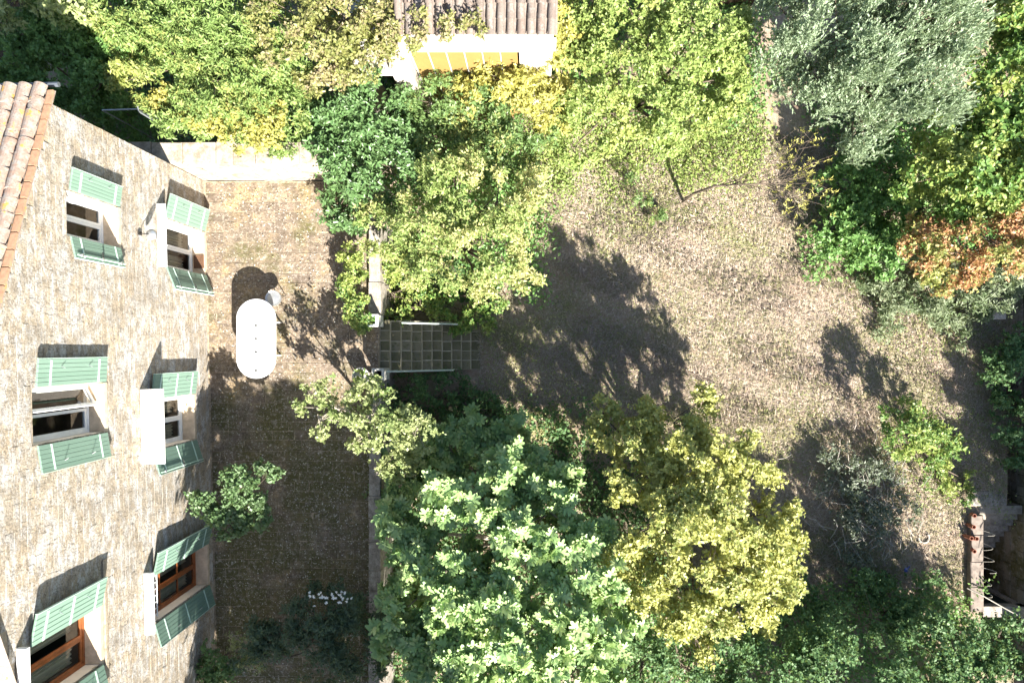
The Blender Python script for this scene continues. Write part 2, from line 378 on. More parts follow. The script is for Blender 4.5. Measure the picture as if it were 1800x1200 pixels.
def shoots(lobes, dens, seed, under=.25, lump=.16, gap=-1.1, inner=.28, lumpf=2.6, clump=.34):
    """twig tips over a crown: every lobe carries many smaller clumps, with gaps between them"""
    g = np.random.default_rng(seed); PP = []; DD = []
    for c, rx, rz in lobes:
        cr = min(clump, rx * .55, max(rz * .8, .12))
        area = 2 * math.pi * rx * (rx + rz) / 2 * 1.25
        k = max(4, int(area / (math.pi * cr * cr) * 1.0))
        d = unit(g.normal(size=(k, 3)))
        flip = (d[:, 2] < -.15) & (g.random(k) > under); d[flip, 2] *= -1
        S3 = np.array([rx, rx, rz]); p0 = np.array(c)[None] + d * S3[None]
        w = wobble(p0, lumpf, seed * 7 + 3)
        rad = np.where(g.random(k) < inner, g.uniform(.35, .8, k), g.uniform(.82, 1.06, k)) * (1 + lump * w)
        cc = np.array(c)[None] + d * np.maximum(S3 - cr * .35, .05)[None] * rad[:, None]
        keep = w + g.normal(size=k) * .3 > gap
        cc, nn = cc[keep], unit(d / S3[None])[keep]
        m = max(3, int(dens * area / k)); k = len(cc)
        sz = np.repeat(g.uniform(.65, 1.2, k) * cr, m)[:, None]
        dd = unit(g.normal(size=(k * m, 3)) + np.repeat(nn, m, 0) * .9 + np.array([0, 0, .35]))
        PP.append(np.repeat(cc, m, 0) + dd * sz * g.uniform(.45, 1.05, (k * m, 1)) * np.array([1, 1, .8])); DD.append(dd)
    return np.concatenate(PP), np.concatenate(DD)
def spray(p, d, n, S, L, W, kind, seed, up=.5, lift=.35, spread=.9, flat=.6, rosette=False):
    """n leaves along each twig"""
    g = np.random.default_rng(seed); N = len(p)
    dirn = unit(d * .6 + np.array([0, 0, up]) + g.normal(size=(N, 3)) * .45)
    pp = np.repeat(p, n, 0); dd = np.repeat(dirn, n, 0)
    u = g.random((N * n, 1)); ss = np.repeat(g.uniform(.6, 1.2, (N, 1)), n, 0) * S
    if rosette: u = .6 + .4 * u
    base = pp + dd * (u * ss) - dd * ss * .6
    rad = unit(np.cross(dd, g.normal(size=dd.shape)))
    axis = unit(rad * spread + dd * lift + g.normal(size=dd.shape) * .15)
    nrm = unit(dd * .5 + np.array([0, 0, flat]) + g.normal(size=dd.shape) * .45)
    LL = L * g.uniform(.65, 1.2, N * n); WW = W * (LL / L) * g.uniform(.85, 1.15, N * n)
    return base, axis, nrm, LL, WW
def lobe(px, py, rpx, z, rz):
    d = HC - z; return (tuple(P(px, py, z)), rpx * d / 1200, rz)

def limbs(base, lobes, r0, seed, tips=None, ntip=40):
    """tapered trunk, one limb to each lobe and thin twigs out to the foliage"""
    g = random.Random(seed); m = MB(); base = Vector(base)
    cen = sum((Vector(l[0]) for l in lobes), Vector()) / len(lobes)
    zt = min(l[0][2] - l[2] * .6 for l in lobes); zt = max(zt, base.z + .25)
    fork = base.lerp(Vector((cen.x, cen.y, zt)), .55); fork.z = base.z + (zt - base.z) * .75
    mid = base.lerp(fork, .5) + Vector((g.uniform(-.08, .08), g.uniform(-.08, .08), 0))
    m.tube([base - Vector((0, 0, .1)), mid, fork], [r0 * 1.25, r0, r0 * .8], 8)
    for c, rx, rz in lobes:
        c = Vector(c); k = fork.lerp(c, .5) + Vector((g.uniform(-.2, .2), g.uniform(-.2, .2), g.uniform(-.05, .25)))
        m.tube([fork - Vector((0, 0, .05)), k, c + Vector((0, 0, rz * .4))], [r0 * .6, r0 * .38, r0 * .12], 5)
    if tips is not None and len(tips):
        C = [Vector(l[0]) for l in lobes]
        for i in range(ntip):
            q = Vector(tips[g.randrange(len(tips))]); c = min(C, key=lambda v: (v - q).length)
            s = c + Vector((g.uniform(-.1, .1), g.uniform(-.1, .1), 0))
            k = s.lerp(q, .5) + Vector((g.uniform(-.06, .06), g.uniform(-.06, .06), g.uniform(0, .1)))
            m.tube([s, k, q], [r0 * .16 + .004, r0 * .1 + .003, .003], 4, False)
    return m

DM = 3.3
def plant(name, label, cat, base, lobes, mat, seed, dens=16, n=11, S=.30, L=.085, W=.045, kind='blade', r0=.06,
          group=None, bark='bark', crown='foliage', stem='stem', twig=40, extra=None, **kw):
    sk = {k: kw.pop(k) for k in ('under', 'lump', 'gap', 'inner', 'lumpf', 'clump') if k in kw}
    root = empty(name, base); tag(root, label, cat, group)
    o3 = np.array(tuple(base)); dens = dens * DM
    p, d = shoots(lobes, dens, seed, **sk)
    V, F = leaf_verts(*spray(p, d, n, S, L, W, kind, seed + 1, **kw), kind)
    link(crown, np_mesh(crown, V - o3, F), M[mat], root)
    if extra:                       # leaves of a second tint that make a patch of their own
        for nm, lob2, mat2, dn in extra:
            p2, d2 = shoots(lob2, dn, seed + 5, **sk)
            V, F = leaf_verts(*spray(p2, d2, n, S, L, W, kind, seed + 6, **kw), kind)
            link(nm, np_mesh(nm, V - o3, F), M[mat2], root)
    m = limbs(base, lobes, r0, seed, p, twig)
    m.v = [(a - o3[0], b - o3[1], c - o3[2]) for a, b, c in m.v]; m.smooth = True
    m.build(stem, M[bark], root)
    return root
# ------------------------------------------------------------------ ground
PX1 = -4.1                       # right edge of the patio / top of the steps
g = MB(); g.quad((-90, -90, -3.45), (90, -90, -3.45), (90, 90, -3.45), (-90, 90, -3.45))
tag(g.build("ground", M['soil']), kind="structure")

TR = [(12.78, -9.2, 14.02, -4.52), (13.55, -4.52, 14.02, -2.4)]      # sunken passage
def in_tr(x, y): return any(a < x < c and b < y < d for a, b, c, d in TR)
def lawn_z(x, y):
    return LAWN + .035 * math.sin(x * 1.3 + .5) * math.cos(y * 1.1) + .02 * math.sin(x * 3.1 + y * 2.3)
xs = sorted(set([round(-14 + .3 * i, 3) for i in range(91)] + [12.78, 13.55, 14.02])); xs = [x for x in xs if x <= 14.02]
ys = sorted(set([round(-13 + .3 * i, 3) for i in range(88)] + [-9.2, -4.52, -2.4]))
m = MB(); idx = {}
for j, y in enumerate(ys):
    for i, x in enumerate(xs):
        idx[i, j] = len(m.v); m.v.append((x, y, lawn_z(x, y)))
for j in range(len(ys) - 1):
    for i in range(len(xs) - 1):
        if in_tr((xs[i] + xs[i + 1]) / 2, (ys[j] + ys[j + 1]) / 2): continue
        if xs[i + 1] < -4.6 and ys[j + 1] < 4.2: continue                # under the patio and the house
        m.f.append((idx[i, j], idx[i + 1, j], idx[i + 1, j + 1], idx[i, j + 1]))
m.smooth = True
tag(m.build("lawn", M['lawn']), kind="structure")
m = MB(); m.box(12.2, -9.4, -3.44, 14.4, -2.2, -3.3)
tag(m.build("path", M['soil']), kind="structure")
m = MB(); m.box(14.45, -14, -3.4, 30, 14, -.5)
tag(m.build("terrain", M['soil']), kind="structure")

# ------------------------------------------------------------------ patio with its pavers
A = P(358, 318, 0); B = P(378, 1130, 0)
TH = math.atan2(-(A.x - B.x) / (A - B).length, (A.y - B.y) / (A - B).length)
def wall_x(y): return A.x + (A.y - y) * (B.x - A.x) / (A.y - B.y)
m = MB(); m.add([(-9.3, 4.38, -.024), (PX1, 4.38, -.024), (PX1, -10.5, -.024), (-9.3, -10.5, -.024), (-9.3, 4.38, -3), (PX1, 4.38, -3), (PX1, -10.5, -3), (-9.3, -10.5, -3)],
               [(0, 3, 2, 1), (0, 1, 5, 4), (1, 2, 6, 5), (2, 3, 7, 6)])
patio = tag(m.build("patio", M['joint']), kind="structure")
pav = []
y = 4.34
while y > -10.3:
    h = R.choice((.235, .25, .265, .28))
    x = PX1 - .02 - R.uniform(0, .2)
    x = PX1 - .012
    xl = wall_x(y) + .03
    while x > xl + .08:
        w = R.uniform(.34, .72)
        if x - w < xl + .2: w = x - xl
        dz = R.uniform(-.020, -.012)
        pav.append((x - w + .004, y - h + .004, x - .004, y - .005, dz)); x -= w
    y -= h
def vis(p):
    cx, cy = (p[0] + p[2]) / 2, (p[1] + p[3]) / 2; a = (p[2] - p[0]) * (p[3] - p[1])
    if cy < -7.7: a *= .02
    if cx > -5.4 and cy > 1.9: a *= .1
    return -a
pav.sort(key=vis)
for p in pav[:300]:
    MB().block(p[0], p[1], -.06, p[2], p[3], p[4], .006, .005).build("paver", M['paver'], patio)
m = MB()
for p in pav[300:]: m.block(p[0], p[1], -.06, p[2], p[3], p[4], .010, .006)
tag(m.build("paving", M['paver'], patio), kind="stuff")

# ------------------------------------------------------------------ the house (local x = out of the wall, y along it, z up)
house = tag(empty("stone_house", A, TH), "old limestone house whose lichen streaked gable wall carries green shutters", "house")
HM = Matrix.Translation(A) @ Matrix.Rotation(TH, 4, 'Z'); HI = HM.inverted()
camL = HI @ Vector((0, 0, HC))
def onwall(px, py, xo=0.0):
    d = HI.to_3x3() @ Vector(((px - 940) / 1200, (612 - py) / 1200, -1)); k = (xo - camL.x) / d.x
    q = camL + d * k; return q.y, q.z
EAVE = 5.72; SL = .35; RID = -6.5
def rake(y): return EAVE - SL * y if y > RID else EAVE - SL * (2 * RID - y)
YEND = -13.0
WIN = [  # y_hi points, y_lo points, z1 point, z0 point
 ([(117, 337), (207, 363)], [(118, 415), (207, 434)], (117, 375), (207, 398)),
 ([(289, 385), (362, 408)], [(287, 467), (360, 484)], (287, 427), (358, 446)),
 ([(58, 680), (182, 673)], [(58, 783), (185, 758)], (58, 730), (183, 716)),
 ([(341, 692), (262, 703)], [(341, 772), (262, 793)], (262, 748), (341, 732)),
 ([(265, 1012), (373, 951)], [(267, 1098), (367, 1024)], (266, 1055), (364, 988)),
 ([(48, 1140), (176, 1062)], [(175, 1167), (48, 1259)], (48, 1200), (176, 1115))]
OP = []
for hi, lo, a, b in WIN:
    y1 = sum(onwall(*q)[0] for q in hi) / 2; y0 = sum(onwall(*q)[0] for q in lo) / 2
    OP.append((y0, y1, max(.04, onwall(*b)[1]), onwall(*a)[1]))
DEP = .34
# wall core with the openings left out, and the rest of the house body
ylines = sorted(set([0, RID, YEND] + [v for o in OP for v in o[:2]])); zl0 = sorted(set([-1.8] + [v for o in OP for v in o[2:]]))
m = MB()
for ya, yb in zip(ylines, ylines[1:]):
    top = min(rake(ya), rake(yb)); zl = [z for z in zl0 if z < top - .05]
    for za, zb in zip(zl, zl[1:]):
        ym, zm = (ya + yb) / 2, (za + zb) / 2
        if any(o[0] < ym < o[1] and o[2] < zm < o[3] for o in OP): continue
        m.quad((-.012, ya, za), (-.012, yb, za), (-.012, yb, zb), (-.012, ya, zb))
        m.quad((-DEP - .05, ya, za), (-DEP - .05, ya, zb), (-DEP - .05, yb, zb), (-DEP - .05, yb, za))
    m.quad((-.012, ya, zl[-1]), (-.012, yb, zl[-1]), (-.012, yb, rake(yb)), (-.012, ya, rake(ya)))
    m.quad((-DEP - .05, ya, zl[-1]), (-DEP - .05, ya, rake(ya)), (-DEP - .05, yb, rake(yb)), (-DEP - .05, yb, zl[-1]))
XB = -7.0
m.quad((0, 0, -1.8), (XB, 0, -1.8), (XB, 0, EAVE), (0, 0, EAVE))
m.quad((0, YEND, -1.8), (0, YEND, EAVE), (XB, YEND, EAVE), (XB, YEND, -1.8))
m.add([(XB, 0, -1.8), (XB, YEND, -1.8), (XB, YEND, EAVE), (XB, RID, rake(RID)), (XB, 0, EAVE)], [(0, 1, 2, 3, 4)])
m.build("wall", M['mortar'], house)
for y0, y1, z0, z1 in OP:      # reveals
    m = MB(); a, b = -.012, -DEP - .05
    m.quad((a, y0, z0), (a, y0, z1), (b, y0, z1), (b, y0, z0)); m.quad((a, y1, z0), (b, y1, z0), (b, y1, z1), (a, y1, z1))
    m.quad((a, y0, z1), (a, y1, z1), (b, y1, z1), (b, y0, z1))
    m.build("reveal", M['plaster'], house)
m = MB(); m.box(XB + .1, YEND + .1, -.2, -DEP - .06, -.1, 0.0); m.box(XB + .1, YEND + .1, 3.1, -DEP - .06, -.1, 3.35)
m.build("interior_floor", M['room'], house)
# stones of the wall
def subtract(rects, o):
    out = []
    for (a, b, c, d) in rects:
        if b <= o[0] or a >= o[1] or d <= o[2] or c >= o[3]: out.append((a, b, c, d)); continue
        if a < o[0]: out.append((a, o[0], c, d))
        if b > o[1]: out.append((o[1], b, c, d))
        a2, b2 = max(a, o[0]), min(b, o[1])
        if c < o[2]: out.append((a2, b2, c, o[2]))
        if d > o[3]: out.append((a2, b2, o[3], d))
    return out
stones = []
z = 0.0
while z < 8.2:
    h = R.uniform(.12, .20); y = 0
    while y > YEND:
        w = R.uniform(.28, .75)
        rr = [(max(YEND, y - w), y, z, z + h)]
        for o in OP: rr = subtract(rr, o)
        for (a, b, c, d) in rr:
            d = min(d, rake(a) - .02, rake(b) - .02)
            if b - a > .05 and d - c > .04: stones.append((a, b, c, d))
        y -= w
    z += h
def svis(s):
    ym, zm = (s[0] + s[1]) / 2, (s[2] + s[3]) / 2; w = HM @ Vector((0, ym, zm))
    dd = HC - zm; px, py = 940 + w.x * 1200 / dd, 612 - w.y * 1200 / dd
    a = (s[1] - s[0]) * (s[3] - s[2]) / dd ** 3
    return -a if (5 < px < 400 and 150 < py < 1195) else 0
stones.sort(key=svis)
def stone_block(m, s):
    e = R.uniform(0, .002)
    return m.block(-.07, s[0] + e, s[2] + e, R.choice((-.002, -.001, 0, 0, .001)), s[1] - e, s[3] - e, .004, .004, 'x')
for s in stones[:300]: stone_block(MB(), s).build("stone", M['facade'], house)
m = MB()
for s in stones[300:]: stone_block(m, s)
tag(m.build("masonry", M['facade'], house), kind="stuff")

# roof: under-deck, verge strip, rows of half round tiles, gutter
def rz(y, up=0): return EAVE + .06 - SL * y + up
m = MB()
m.quad((.10, .22, rz(.22)), (.10, RID, rz(RID)), (XB, RID, rz(RID)), (XB, .22, rz(.22)))
m.quad((.10, .22, rz(.22) - .05), (XB, .22, rz(.22) - .05), (XB, RID, rz(RID) - .05), (.10, RID, rz(RID) - .05))
m.quad((.10, YEND - .2, rz(.2)), (XB, YEND - .2, rz(.2)), (XB, RID, rz(RID)), (.10, RID, rz(RID)))
m.quad((.10, .22, rz(.22) - .05), (.10, RID, rz(RID) - .05), (.10, RID, rz(RID)), (.10, .22, rz(.22)))
roof = m.build("roof", M['tile'], house)
def half_tile(length, r0, r1, sides=8, flip=False):
    """tapered half round clay tile along -y, thickness 12 mm"""
    m = MB(); th = .013
    for yy, r in ((0, r0), (-length, r1)):
        for rr in (r, r - th):
            for k in range(sides + 1):
                a = math.pi * k / sides; m.v.append((rr * math.cos(a), yy, rr * math.sin(a) * (-1 if flip else 1)))
    n = sides + 1
    for k in range(sides):
        m.f += [(k, k + 1, 2 * n + k + 1, 2 * n + k), (n + k, 3 * n + k, 3 * n + k + 1, n + k + 1), (k, n + k, n + k + 1, k + 1), (2 * n + k, 2 * n + k + 1, 3 * n + k + 1, 3 * n + k)]
    m.smooth = False
    return m
TP = .29
ang = math.atan(SL)
tile_me = [half_tile(.42, .122 + .003 * i, .098).mesh("roof_tile") for i in range(3)]
for me in tile_me: me.materials.append(M['tile'])
for c in range(4):
    for k in range(15):
        o = link("roof_tile", tile_me[(c + k) % 3], None, roof)
        y = .28 - k * TP * math.cos(ang)
        o.location = (-.10 - c * .262 + R.uniform(-.008, .008), y, rz(y) + .05 + R.uniform(0, .015))
        o.rotation_euler = (-ang - .075, R.uniform(-.05, .05), R.uniform(-.03, .03))
m = MB()
for c in range(4, 22):
    for k in range(24):
        t_ = half_tile(.40, .107, .088, 5); y = .28 - k * TP * math.cos(ang)
        MM = Matrix.Translation((-.10 - c * .262, y, rz(y) + .035)) @ Matrix.Rotation(-ang - .045, 4, 'X')
        m.add([MM @ Vector(v) for v in t_.v], t_.f)
for c in range(22):             # channels between the rows
    for k in range(24):
        t_ = half_tile(.40, .10, .085, 4, True); y = .24 - k * TP * math.cos(ang)
        MM = Matrix.Translation((-.231 - c * .262, y, rz(y) + .085)) @ Matrix.Rotation(-ang - .03, 4, 'X')
        m.add([MM @ Vector(v) for v in t_.v], t_.f)
tag(m.build("roofing", M['tile'], roof), kind="stuff")
for k in range(18):             # terracotta verge strip
    y = .20 - k * .30; a = MB()
    MM = Matrix.Translation((.065, y, rz(y) + .012)) @ Matrix.Rotation(-ang + R.uniform(-.01, .01), 4, 'X')
    a.box(-.050 + R.uniform(-.004, .004), -.292, -.012, .055 + R.uniform(-.005, .005), 0, .03, MM)
    a.build("verge_tile", M['terracotta'], roof)
m = MB(); m.tube([(.12, .36, rz(.36) - .05), (XB, .36, rz(.36) - .05)], .045, 8); m.build("gutter", M['zinc'], house)

# windows, sills, shutters, hoods
def frame_rect(m, x0, x1, y0, y1, z0, z1, t):
    m.box(x0, y0, z0, x1, y0 + t, z1); m.box(x0, y1 - t, z0, x1, y1, z1)
    m.box(x0, y0 + t, z0, x1, y1 - t, z0 + t); m.box(x0, y0 + t, z1 - t, x1, y1 - t, z1)
def window(o, mat, glazing=0, open_hi=0.0, curtain=False):
    y0, y1, z0, z1 = o; e = .004; ym = (y0 + y1) / 2
    m = MB(); frame_rect(m, -DEP, -DEP + .07, y0 + e, y1 - e, z0 + .05, z1 - e, .05)
    w = m.build("window", mat, house)
    for a, b, hinge in ((y0 + .055, ym - .003, 0), (ym + .003, y1 - .055, 1)):
        zb, zt = z0 + .105, z1 - .06
        s = MB(); frame_rect(s, -.025, .025, a, b, zb, zt, .055)
        for i in range(glazing):
            zz = zb + (zt - zb) * (i + 1) / (glazing + 1); s.box(-.02, a + .055, zz - .014, .02, b - .055, zz + .014)
        gl = MB(); gl.quad((0, a + .05, zb + .05), (0, b - .05, zb + .05), (0, b - .05, zt - .05), (0, a + .05, zt - .05))
        so = s.build("sash", mat, w); go = gl.build("pane", M['glass'], w)
        for q in (so, go):
            q.location = (-DEP + .035, 0, 0)
            if hinge and open_hi:
                q.rotation_euler = (0, 0, open_hi); piv = Vector((0, b, 0))
                q.location = Vector((-DEP + .035, 0, 0)) + piv - Matrix.Rotation(open_hi, 3, 'Z') @ piv
    s = MB(); s.block(-DEP - .06, y0 + e, z0 - .05, .035, y1 - e, z0 + .045, .012, .004)
    s.build("sill", M['sill'], w)
    if curtain:
        c = MB(); n = 14
        for a, b in ((y0 + .08, y0 + .38 * (y1 - y0)), (y1 - .38 * (y1 - y0), y1 - .08)):
            pr = []
            for i in range(n + 1):
                yy = a + (b - a) * i / n; xx = -DEP - .14 + .03 * math.sin(i * 1.9)
                pr.append((xx, yy))
            for (xa, ya), (xb, yb) in zip(pr, pr[1:]):
                c.quad((xa, ya, z0 + .15), (xb, yb, z0 + .15), (xb, yb, z1 - .1), (xa, ya, z1 - .1))
        c.build("curtain", M['curtain'], w)
    return w
def shutter(o, hi, ang_deg, straps, rod=False, nb=6):
    """leaf hung on one jamb, folded back towards the wall; boards upright, pale straps across"""
    y0, y1, z0, z1 = o; w = (y1 - y0) / 2 - .01; hgt = z1 - z0 - .03
    s_ = 1 if hi else -1
    root = empty("shutter", (.045, y1 + .012 if hi else y0 - .012, z0 + .015), -s_ * math.radians(ang_deg)); root.parent = house
    bw = w / nb
    me_cache = []
    for i in range(nb):
        b = MB(); a0, a1 = s_ * (i * bw + .003), s_ * ((i + 1) * bw - .003)
        lo, hi_ = min(a0, a1), max(a0, a1)
        b.block(0, lo, 0, .026, hi_, hgt, .004, .0006, 'x')
        b.add([(0, lo, 0), (0, lo, hgt), (0, hi_, hgt), (0, hi_, 0)], [(0, 1, 2, 3)])
        b.build("board", M['shutter'], root)
    bk = MB(); bk.box(-.012, min(.004 * s_, s_ * (w - .004)), .006, .004, max(.004 * s_, s_ * (w - .004)), hgt - .006); bk.build("backing_board", M['shutter'], root)
    for f in straps:
        b = MB(); b.box(.0275, min(.01 * s_, s_ * (w - .02)), f * hgt - .018, .036, max(.01 * s_, s_ * (w - .02)), f * hgt + .018); b.build("strap", M['strap'], root)
    b = MB(); yy = s_ * (w + .004)
    b.box(-.01, min(yy, yy + s_ * .010), 0, .030, max(yy, yy + s_ * .010), hgt); b.build("edge_trim", M['strap'], root)
    if rod:
        b = MB(); b.tube([(.05, s_ * (w - .05), .03), (.05, s_ * (w - .05), hgt - .03)], .010, 6); b.build("bolt_rod", M['strap'], root)
        for f in (.1, .9, .5):
            b = MB(); b.box(.03, s_ * (w - .05) - .03, f * hgt - .02, .07, s_ * (w - .05) + .03, f * hgt + .02); b.build("bracket", M['metal'], root)
        b = MB(); b.tube([(.055, s_ * (w - .05), .48 * hgt), (.075, s_ * (w - .19), .50 * hgt)], .010, 5); b.build("handle", M['iron'], root)
    else:
        for f in (.3, .7):
            b = MB(); b.tube([(.03, s_ * w * .72, f * hgt), (.10, s_ * w * .66, f * hgt)], .008, 5); b.build("hook", M['metal'], root)
    return root
S2 = (.14, .84); S3 = (.14, .5, .86)
conf = [('white', 0, 0, 0, S2, 1, 9, 11), ('white', 0, 0, 1, S3, 1, 14, 20), ('white', 0, .5, 0, S2, 0, 5, 8), ('white', 0, 0, 1, S3, 1, 8, 16), ('wood', 2, 0, 1, S3, 0, 13, 15), ('wood', 0, 0, 1, S3, 0, 12, 12)]
for o, (mt, gz, op, cu, ss, rod, ah, al) in zip(OP, conf):
    window(o, M[mt], gz, op, cu)
    shutter(o, True, ah, ss, False); shutter(o, False, al, ss, bool(rod))
# big canopy over the ground floor window, thin hoods over three others
def slab(name, y0, y1, z, out, th, mat):
    m = MB(); m.block(0.014, y0, z, out, y1, z + th, .012, .003); m.build(name, M[mat], house)
def hood(pt, pb, z_guess):
    ya, z = onwall(*pt); yb, _ = onwall(*pb); return min(ya, yb), max(ya, yb), z
y0, y1, z = hood((245, 684), (245, 817), 0); slab("canopy", y0, y1, z - .05, .50, .06, 'canopy')
y0, y1, z = hood((274, 358), (274, 468), 0); slab("window_hood", y0, y1, z - .05, .20, .06, 'white')
y0, y1, z = hood((251, 1007), (254, 1115), 0); slab("window_hood", y0, y1, z - .05, .21, .06, 'white')
y0, y1, z = hood((27, 1139), (27, 1270), 0); slab("window_hood", y0, y1, z - .05, .20, .06, 'white')
# white bars in front of the top of the brown ground floor window
y0, y1, z0, z1 = OP[4]
m = MB()
for i in range(7):
    yy = y0 + .08 + (y1 - y0 - .16) * i / 6; m.tube([(-.10, yy, z1 - .04), (-.10, yy, z1 - .42)], .012, 5)
for zz in (z1 - .12, z1 - .40): m.tube([(-.10, y0 + .02, zz), (-.10, y1 - .02, zz)], .014, 5)
m.build("window_guard", M['white'], house)
# brown slatted grille on the low threshold
y0, y1, z0, z1 = OP[1]
mt = empty("threshold_grille", HM @ Vector((-.10, y0 + .34, z0 + .05)), TH); tag(mt, "small brown slatted grille on the sill below the white ground floor window", "grille")
m = MB(); frame_rect(m, 0, .02, 0, 0, 0, 0, 0) if False else None
f = MB(); f.box(-.13, -.17, 0, .13, -.15, .03); f.box(-.13, .15, 0, .13, .17, .03); f.box(-.13, -.15, 0, -.11, .15, .03); f.box(.11, -.15, 0, .13, .15, .03); f.build("frame", M['brown_mat'], mt)
for i in range(7):
    b = MB(); b.box(-.098 + i * .03, -.149, .004, -.082 + i * .03, .149, .026); b.build("slat", M['brown_mat'], mt)
# thin ledge between the two floors at the lower end, mortar repair line
ya, zz = onwall(178, 985); m = MB(); m.block(.013, YEND + .1, zz - .10, .05, ya, zz, .01, .004, 'x'); m.build("ledge", M['mortar'], house)
# wall lamp
ly, lz = onwall(263, 412, .24); ly += .03; lz += .0
lamp = empty("wall_lamp", HM @ Vector((0.012, ly, lz)), TH); tag(lamp, "small grey dish lamp on a bracket beside the upper white window hood", "lamp")
m = MB(); m.box(0, -.04, -.06, .03, .04, .06); m.build("wall_plate", M['iron'], lamp)
m = MB(); m.tube([(.02, 0, 0), (.14, -.02, .05), (.22, -.03, .02)], .012, 6); m.build("bracket", M['iron'], lamp)
m = MB(); m.smooth = True; m.lathe((.24, -.03, -.05), [(.001, .075), (.05, .07), (.10, .035), (.125, 0), (.118, -.002), (.09, .025), (.001, .055)], 16); m.build("lamp_shade", M['metal'], lamp)

# ------------------------------------------------------------------ walls of the garden
def stone_wall(name, label, x0, y0, x1, y1, zb, zt, course, wmin, wmax, mat, core, along='x', visible_rows=99, cap=None, cat="wall"):
    """core with separate blocks on every visible side"""
    root = empty(name, (x0, y0, zb)); tag(root, label, cat)
    m = MB(); e = .03; m.box(e, e, 0, x1 - x0 - e, y1 - y0 - e, zt - zb - .04); m.build("core", M[core], root)
    n = max(1, round((zt - zb) / course)); h = (zt - zb) / n
    for k in range(n):
        za, zc = k * h, (k + 1) * h
        ln = (x1 - x0) if along == 'x' else (y1 - y0); q = 0
        while q < ln - .01:
            w = R.uniform(wmin, wmax)
            if ln - q - w < wmin * .6: w = ln - q
            e = .006
            b = MB(); jit = R.uniform(-.008, .012)
            if along == 'x': b.block(q + e, -jit, za + e, q + w - e, y1 - y0 + jit, zc - e * .5, .014, .007)
            else: b.block(-jit, q + e, za + e, x1 - x0 + jit, q + w - e, zc - e * .5, .014, .007)
            b.add(*underside(b)); b.build("stone", M[mat], root); q += w
    return root
def underside(b): return [b.v[0], b.v[1], b.v[2], b.v[3]], [(0, 3, 2, 1)]
stone_wall("garden_wall", "pale sunlit block wall along the patio under yellow creeper beside the house corner", -9.75, 4.40, -5.0, 4.92, -.1, 1.62, .43, .35, .8, 'pale_stone', 'mortar')
stone_wall("retaining_wall", "low weathered wall between patio and steps half hidden by the green laurel bush", -4.32, .86, -4.02, 4.38, -1.8, .16, .49, .5, .95, 'coping', 'concrete', 'y')
stone_wall("retaining_wall", "low weathered wall along the shaded patio beside the fig tree", -4.32, -9.6, -4.02, -.62, -1.8, .14, .485, .5, .95, 'coping', 'concrete', 'y')
# hollow square posts at the head of the steps
def post(px, py, label, shard):
    c = P(px, py, .62); root = empty("gate_post", (c.x, c.y, 0)); tag(root, label, "post", "square posts at the head of the steps")
    s, w = .145, .045
    m = MB(); m.box(-s, -s, -.1, -s + w, s, .55); m.box(s - w, -s, -.1, s, s, .55); m.box(-s + w, -s, -.1, s - w, -s + w, .55); m.box(-s + w, s - w, -.1, s - w, s, .55)
    m.build("post_shell", M['concrete'], root)
    m = MB(); a, b = s + .012, s - w - .008
    for q in ((-a, -a, -b, a), (b, -a, a, a), (-b, -a, b, -b), (-b, b, b, a)): m.block(q[0], q[1], .552, q[2], q[3], .62, .006, .001)
    m.build("cap_ring", M['white' if shard else 'concrete'], root)
    m = MB(); m.box(-b, -b, .2, b, b, .22); m.build("bottom_plate", M['iron'], root)
    if shard:
        m = MB(); m.add([(-.07, -.05, .5), (.08, .06, .56), (.02, .09, .53), (-.07, .05, .5)], [(0, 1, 2, 3)]); m.build("reflection_shard", M['metal'], root)  # tilted pale plate stands in for the reflection inside the cap
post(653, 563, "white capped square hollow post above the steps, the one beside the green bush", True)
post(664, 658, "grey square hollow post above the steps, the one beside the round plant pot", False)
# staircase
st_root = empty("staircase", (PX1, 0, 0)); tag(st_root, "dim stone tiled stairs leading down from patio to lawn between two handrails", "staircase")
NS = 10; tw = .252; ya, yb = -.60, .74
for i in range(NS):
    z = -.17 * (i + 1) + .02; x = i * tw
    m = MB(); m.box(x, ya, -1.85, x + tw + .001 * i, yb, z - .008); s = m.build("step", M['step_joint'], st_root)
    q = ya; k = 0
    cuts = [ya + (yb - ya) * j / 5 for j in range(6)]
    off = R.uniform(-.02, .02)
    for a, b in zip(cuts, cuts[1:]):
        t_ = MB(); t_.block(x + .016, a + .009 + off * (a > ya), z - .035, x + tw + .004, b - .009 + off * (b < yb), z + R.uniform(-.004, .004), .008, .003)
        t_.add([t_.v[0], t_.v[1], t_.v[2], t_.v[3]], [(0, 3, 2, 1)]); t_.build("step_tile", M['step'], s)
# handrails
def handrail(label, px0, px1, py, z0, z1):
    a, b = P(px0, py, z0), P(px1, py, z1); b.y = a.y
    root = empty("handrail", (a.x, a.y, z0 - .9)); tag(root, label, "handrail", "handrails of the stone steps")
    o = Vector(root.location)
    m = MB(); m.tube([a - o, b - o], .024, 8); m.build("rail", M['rail'], root)
    for f in (.04, .5, .96):
        p = a.lerp(b, f); zg = -.17 * max(0, (p.x - PX1) / tw) 
        m = MB(); m.tube([p - o - Vector((0, 0, .02)), Vector((p.x, p.y, max(zg, LAWN) - .05)) - o], .016, 6); m.build("rail_post", M['rail'], root)
handrail("thin pale metal handrail on the steps' side under the yellow green tree", 706, 804, 567, .55, -.55)
handrail("thin pale metal handrail on the steps' side next to the fig tree", 679, 797, 653, .75, -.5)

